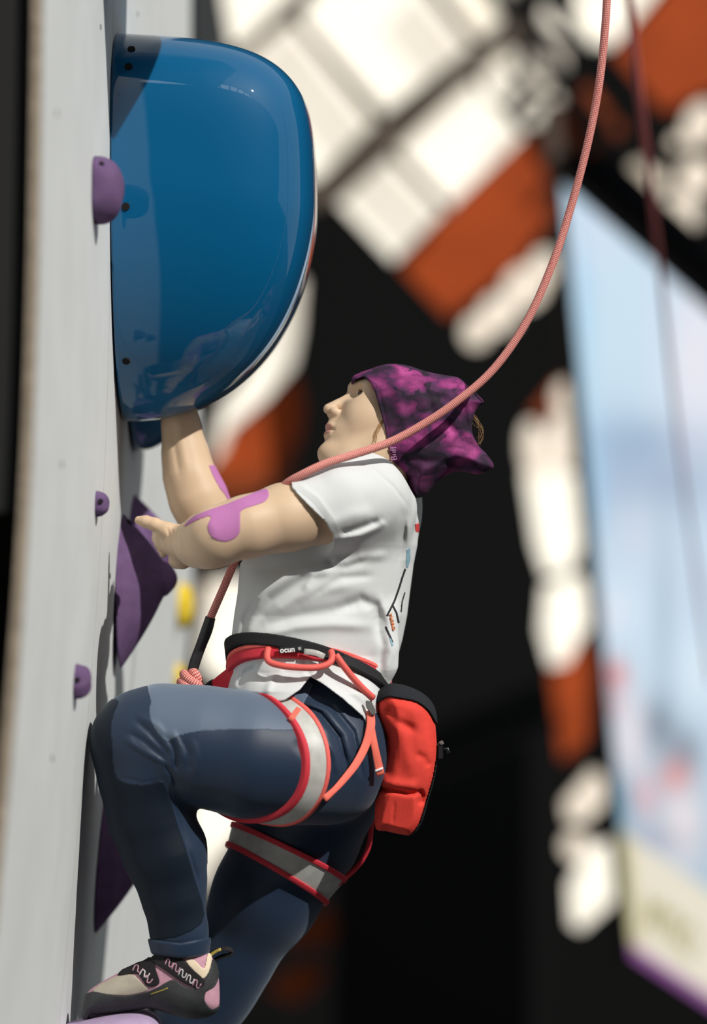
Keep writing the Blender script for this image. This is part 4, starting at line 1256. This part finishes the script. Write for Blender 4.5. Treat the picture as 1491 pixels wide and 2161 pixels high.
# far leg loop
def loopF(p, off=0.0):
    u, v = uv_of(p)
    return (v - (1818 + off + .54 * (u - 590)) - (p[:, 1] - .1) * 60) * .001 / 1.13
fclip = lambda p: np.maximum(p[:, 1] - .3, -.06 - p[:, 1])
fb = ((-.32, -.06, -.92), (.06, .27, -.60))
legFs = lambda p: smin(legF(p), pelvis(p), .05)
def wide(p):
    u, v = uv_of(p); return np.interp(u, [470, 700], [.020, .030])
def far_loop(p):
    b = legFs(p)
    return np.maximum(np.maximum(np.maximum(b - .0055, -(b + .008)), np.abs(loopF(p)) - wide(p)), fclip(p))
sdf_obj('leg_loop', far_loop, *fb, .0024, M['reflective'], har)['label'] = 'grey reflective leg loop on the hanging thigh'
for sgn in (-1, 1):
    def edge(p, sgn=sgn):
        b = legFs(p)
        return np.maximum(smax(np.maximum(b - .009, -(b + .008)), np.abs(loopF(p) - sgn * wide(p)) - .0058, .002), fclip(p))
    sdf_obj('leg_loop_edge', edge, *fb, .0022, M['red'], har)
# risers
ribbon('riser_strap', [P(781, 1502, -.150), P(782, 1530, -.170), P(772, 1570, -.186), P(752, 1610, -.215), P(725, 1645, -.245), P(704, 1668, -.268), P(684, 1686, -.282)], [.016, .018, .017, .016, .014, .012, .014], .003, M['webbing'], har, up=(.2, -1, 0))
ribbon('riser_tail', [P(781, 1500, -.152), P(784, 1540, -.172), P(791, 1580, -.180), P(799, 1618, -.176), P(803, 1636, -.172)], [.012, .014, .015, .017, .017], .003, M['webbing'], har, up=(.3, -1, 0))
ribbon('riser_tail_tip', [P(798.5, 1622, -.179), P(800, 1626, -.179)], .0175, .003, M['label_white'], har, up=(.3, -1, 0), step=.002)
b_ = prism_px('buckle', [(771, 1478), (783, 1480), (793, 1500), (791, 1510), (782, 1508), (772, 1492)], -.165, .008, M['grey_metal'], har, bevel=.0015)
tube('rear_riser', [P(784, 1700, .02), P(783, 1740, .06), P(776, 1790, .08), P(752, 1830, .085), P(712, 1866, .06)], .0055, M['red'], har)

# ------------------------------------------------------------------ chalk bag
bag = tag(empty('chalk_bag'), 'red canvas chalk bag with dark rim hanging behind the hip', 'chalk bag')
BAG = smooth_outline([(795, 1492), (798, 1468), (812, 1452), (832, 1447), (868, 1456), (898, 1474), (914, 1500), (919, 1540), (921, 1585), (914, 1640), (900, 1690), (888, 1732), (868, 1761), (846, 1761), (815, 1754), (792, 1748), (791, 1700), (796, 1640), (804, 1590), (806, 1550), (800, 1520)], 3)
bag_sd = poly_sd(BAG)
BAG_ST = strokes([([(796, 1662), (830, 1668), (860, 1674), (885, 1672)], 6, -9), ([(800, 1650), (840, 1655), (880, 1660)], 10, 5), ([(815, 1490), (835, 1520), (880, 1545)], 10, -5), ([(830, 1500), (850, 1560), (870, 1640)], 14, 5),
                  ([(884, 1665), (890, 1680), (886, 1700)], 6, -6), ([(832, 1690), (828, 1740)], 3, -2), ([(875, 1590), (895, 1600), (905, 1620)], 8, -3), ([(810, 1540), (820, 1600), (815, 1640)], 10, -4)], .2)
def bag_f(p):
    u, v = uv_of(p)
    s = bag_sd(u, v); W = .048; Hh = .062
    y = p[:, 1] + .075
    s1 = np.where(s < 0, 1 - np.minimum(-s, W) / W, 1 + s / W)
    d = (np.sqrt(s1 ** 2 + (np.abs(y) / Hh) ** 2) - 1) * W * .8
    low = .06 * np.clip((v - 1660) / 100, 0, 1)
    d = np.maximum(d, -(y + Hh - low * .35))
    return d - BAG_ST(p)
gb = ((.03, -.16, -.70), (.20, .01, -.35))
RIM = [(780, 1440), (940, 1430), (940, 1530), (921, 1528), (905, 1502), (880, 1482), (845, 1474), (815, 1472), (780, 1492)]
def mouth(p):
    return np.linalg.norm((p - P(858, 1462, -.075)) / np.array([.052, .045, .012]), axis=1) * .012 - .012
sdf_obj('pouch', lambda p: bag_f(p), *gb, .0024, M['bag'], bag)
rim_sd = poly_sd(smooth_outline(RIM, 3))
sdf_obj('rim', lambda p: smax(np.maximum(bag_f(p) - .004, -(bag_f(p) + .01)), rim_sd(*uv_of(p)), .003), *gb, .0022, M['bag_rim'], bag)
SIDE = [(921, 1600), (930, 1600), (925, 1660), (905, 1730), (880, 1770), (868, 1764), (886, 1735), (900, 1690), (914, 1640)]
sdf_obj('back_strip', lambda p: np.maximum(np.maximum(bag_f(p) - .0025, -(bag_f(p) + .006)), poly_sd(SIDE)(*uv_of(p))), *gb, .002, M['black_web'], bag)
cl = prism_px('clip', [(922, 1570), (934, 1568), (935, 1602), (923, 1604)], -.09, .022, M['black_plastic'], bag, bevel=.002)
tube('clip_lever', [P(934, 1582, -.08), P(944, 1580, -.08), P(947, 1590, -.08)], .0035, M['black_plastic'], cl, nseg=8)
prism_px('clip_top', [(926, 1568), (934, 1564), (937, 1570), (930, 1573)], -.092, .026, M['grey_metal'], cl, bevel=.001)

# ------------------------------------------------------------------ ropes
rope = tag(empty('climbing_rope'), 'red and white checked rope curving from the top edge to the harness knot', 'rope')
RP = [(1283, -60, -.12), (1276, 60, -.12), (1263, 180, -.12), (1240, 300, -.12), (1206, 430, -.12), (1164, 560, -.13), (1110, 680, -.14), (1040, 780, -.15), (960, 850, -.16), (885, 900, -.165), (820, 934, -.175), (750, 958, -.20),
      (690, 977, -.225), (640, 1000, -.235), (602, 1022, -.215), (574, 1050, -.145), (545, 1095, -.098), (520, 1140, -.085), (496, 1184, -.078), (470, 1244, -.07), (443, 1306, -.06)]
tube('strand', [P(*q) for q in RP], .0084, M['rope'], rope, nseg=22, n=10, step=.004)
tube('rope_sleeve', [P(444, 1303, -.06), P(436, 1330, -.058), P(424, 1362, -.056), P(412, 1395, -.054), P(405, 1420, -.052)], [.0108, .0122, .0112, .0115, .0108], M['sleeve'], rope, nseg=18, step=.004)
kn = [(405, 1414, -.052), (412, 1424, -.066), (418, 1436, -.062), (408, 1440, -.040), (392, 1430, -.036), (388, 1422, -.052), (396, 1432, -.072), (414, 1444, -.074), (422, 1450, -.056), (404, 1452, -.040),
      (384, 1442, -.046), (384, 1440, -.064), (398, 1452, -.078), (418, 1460, -.066), (436, 1464, -.048)]
tube('knot', [P(*q) for q in kn], .0098, M['rope'], rope, nseg=18, n=10, step=.003)
rope2 = tag(tube('climbing_rope', [P(1322, -60, 2.2), P(1340, 130, 2.4), P(1356, 260, 2.6), P(1376, 430, 3.0), P(1394, 590, 3.6), P(1412, 760, 4.2), P(1440, 1000, 4.8), P(1472, 1240, 5.4), P(1500, 1440, 6.0)], [.0125, .0125, .0115, .0105, .009, .008, .007, .007, .007], M['rope_far'], None, nseg=12, step=.03),
            'blurred faded red rope hanging in front of the big screen', 'rope')

# ------------------------------------------------------------------ stand the whole place upright
bpy.context.view_layer.update()
for o in list(scene.objects):
    if o.parent is None and o.type in {'MESH', 'EMPTY'}:
        o.matrix_world = RIG @ o.matrix_world
bpy.context.view_layer.update()
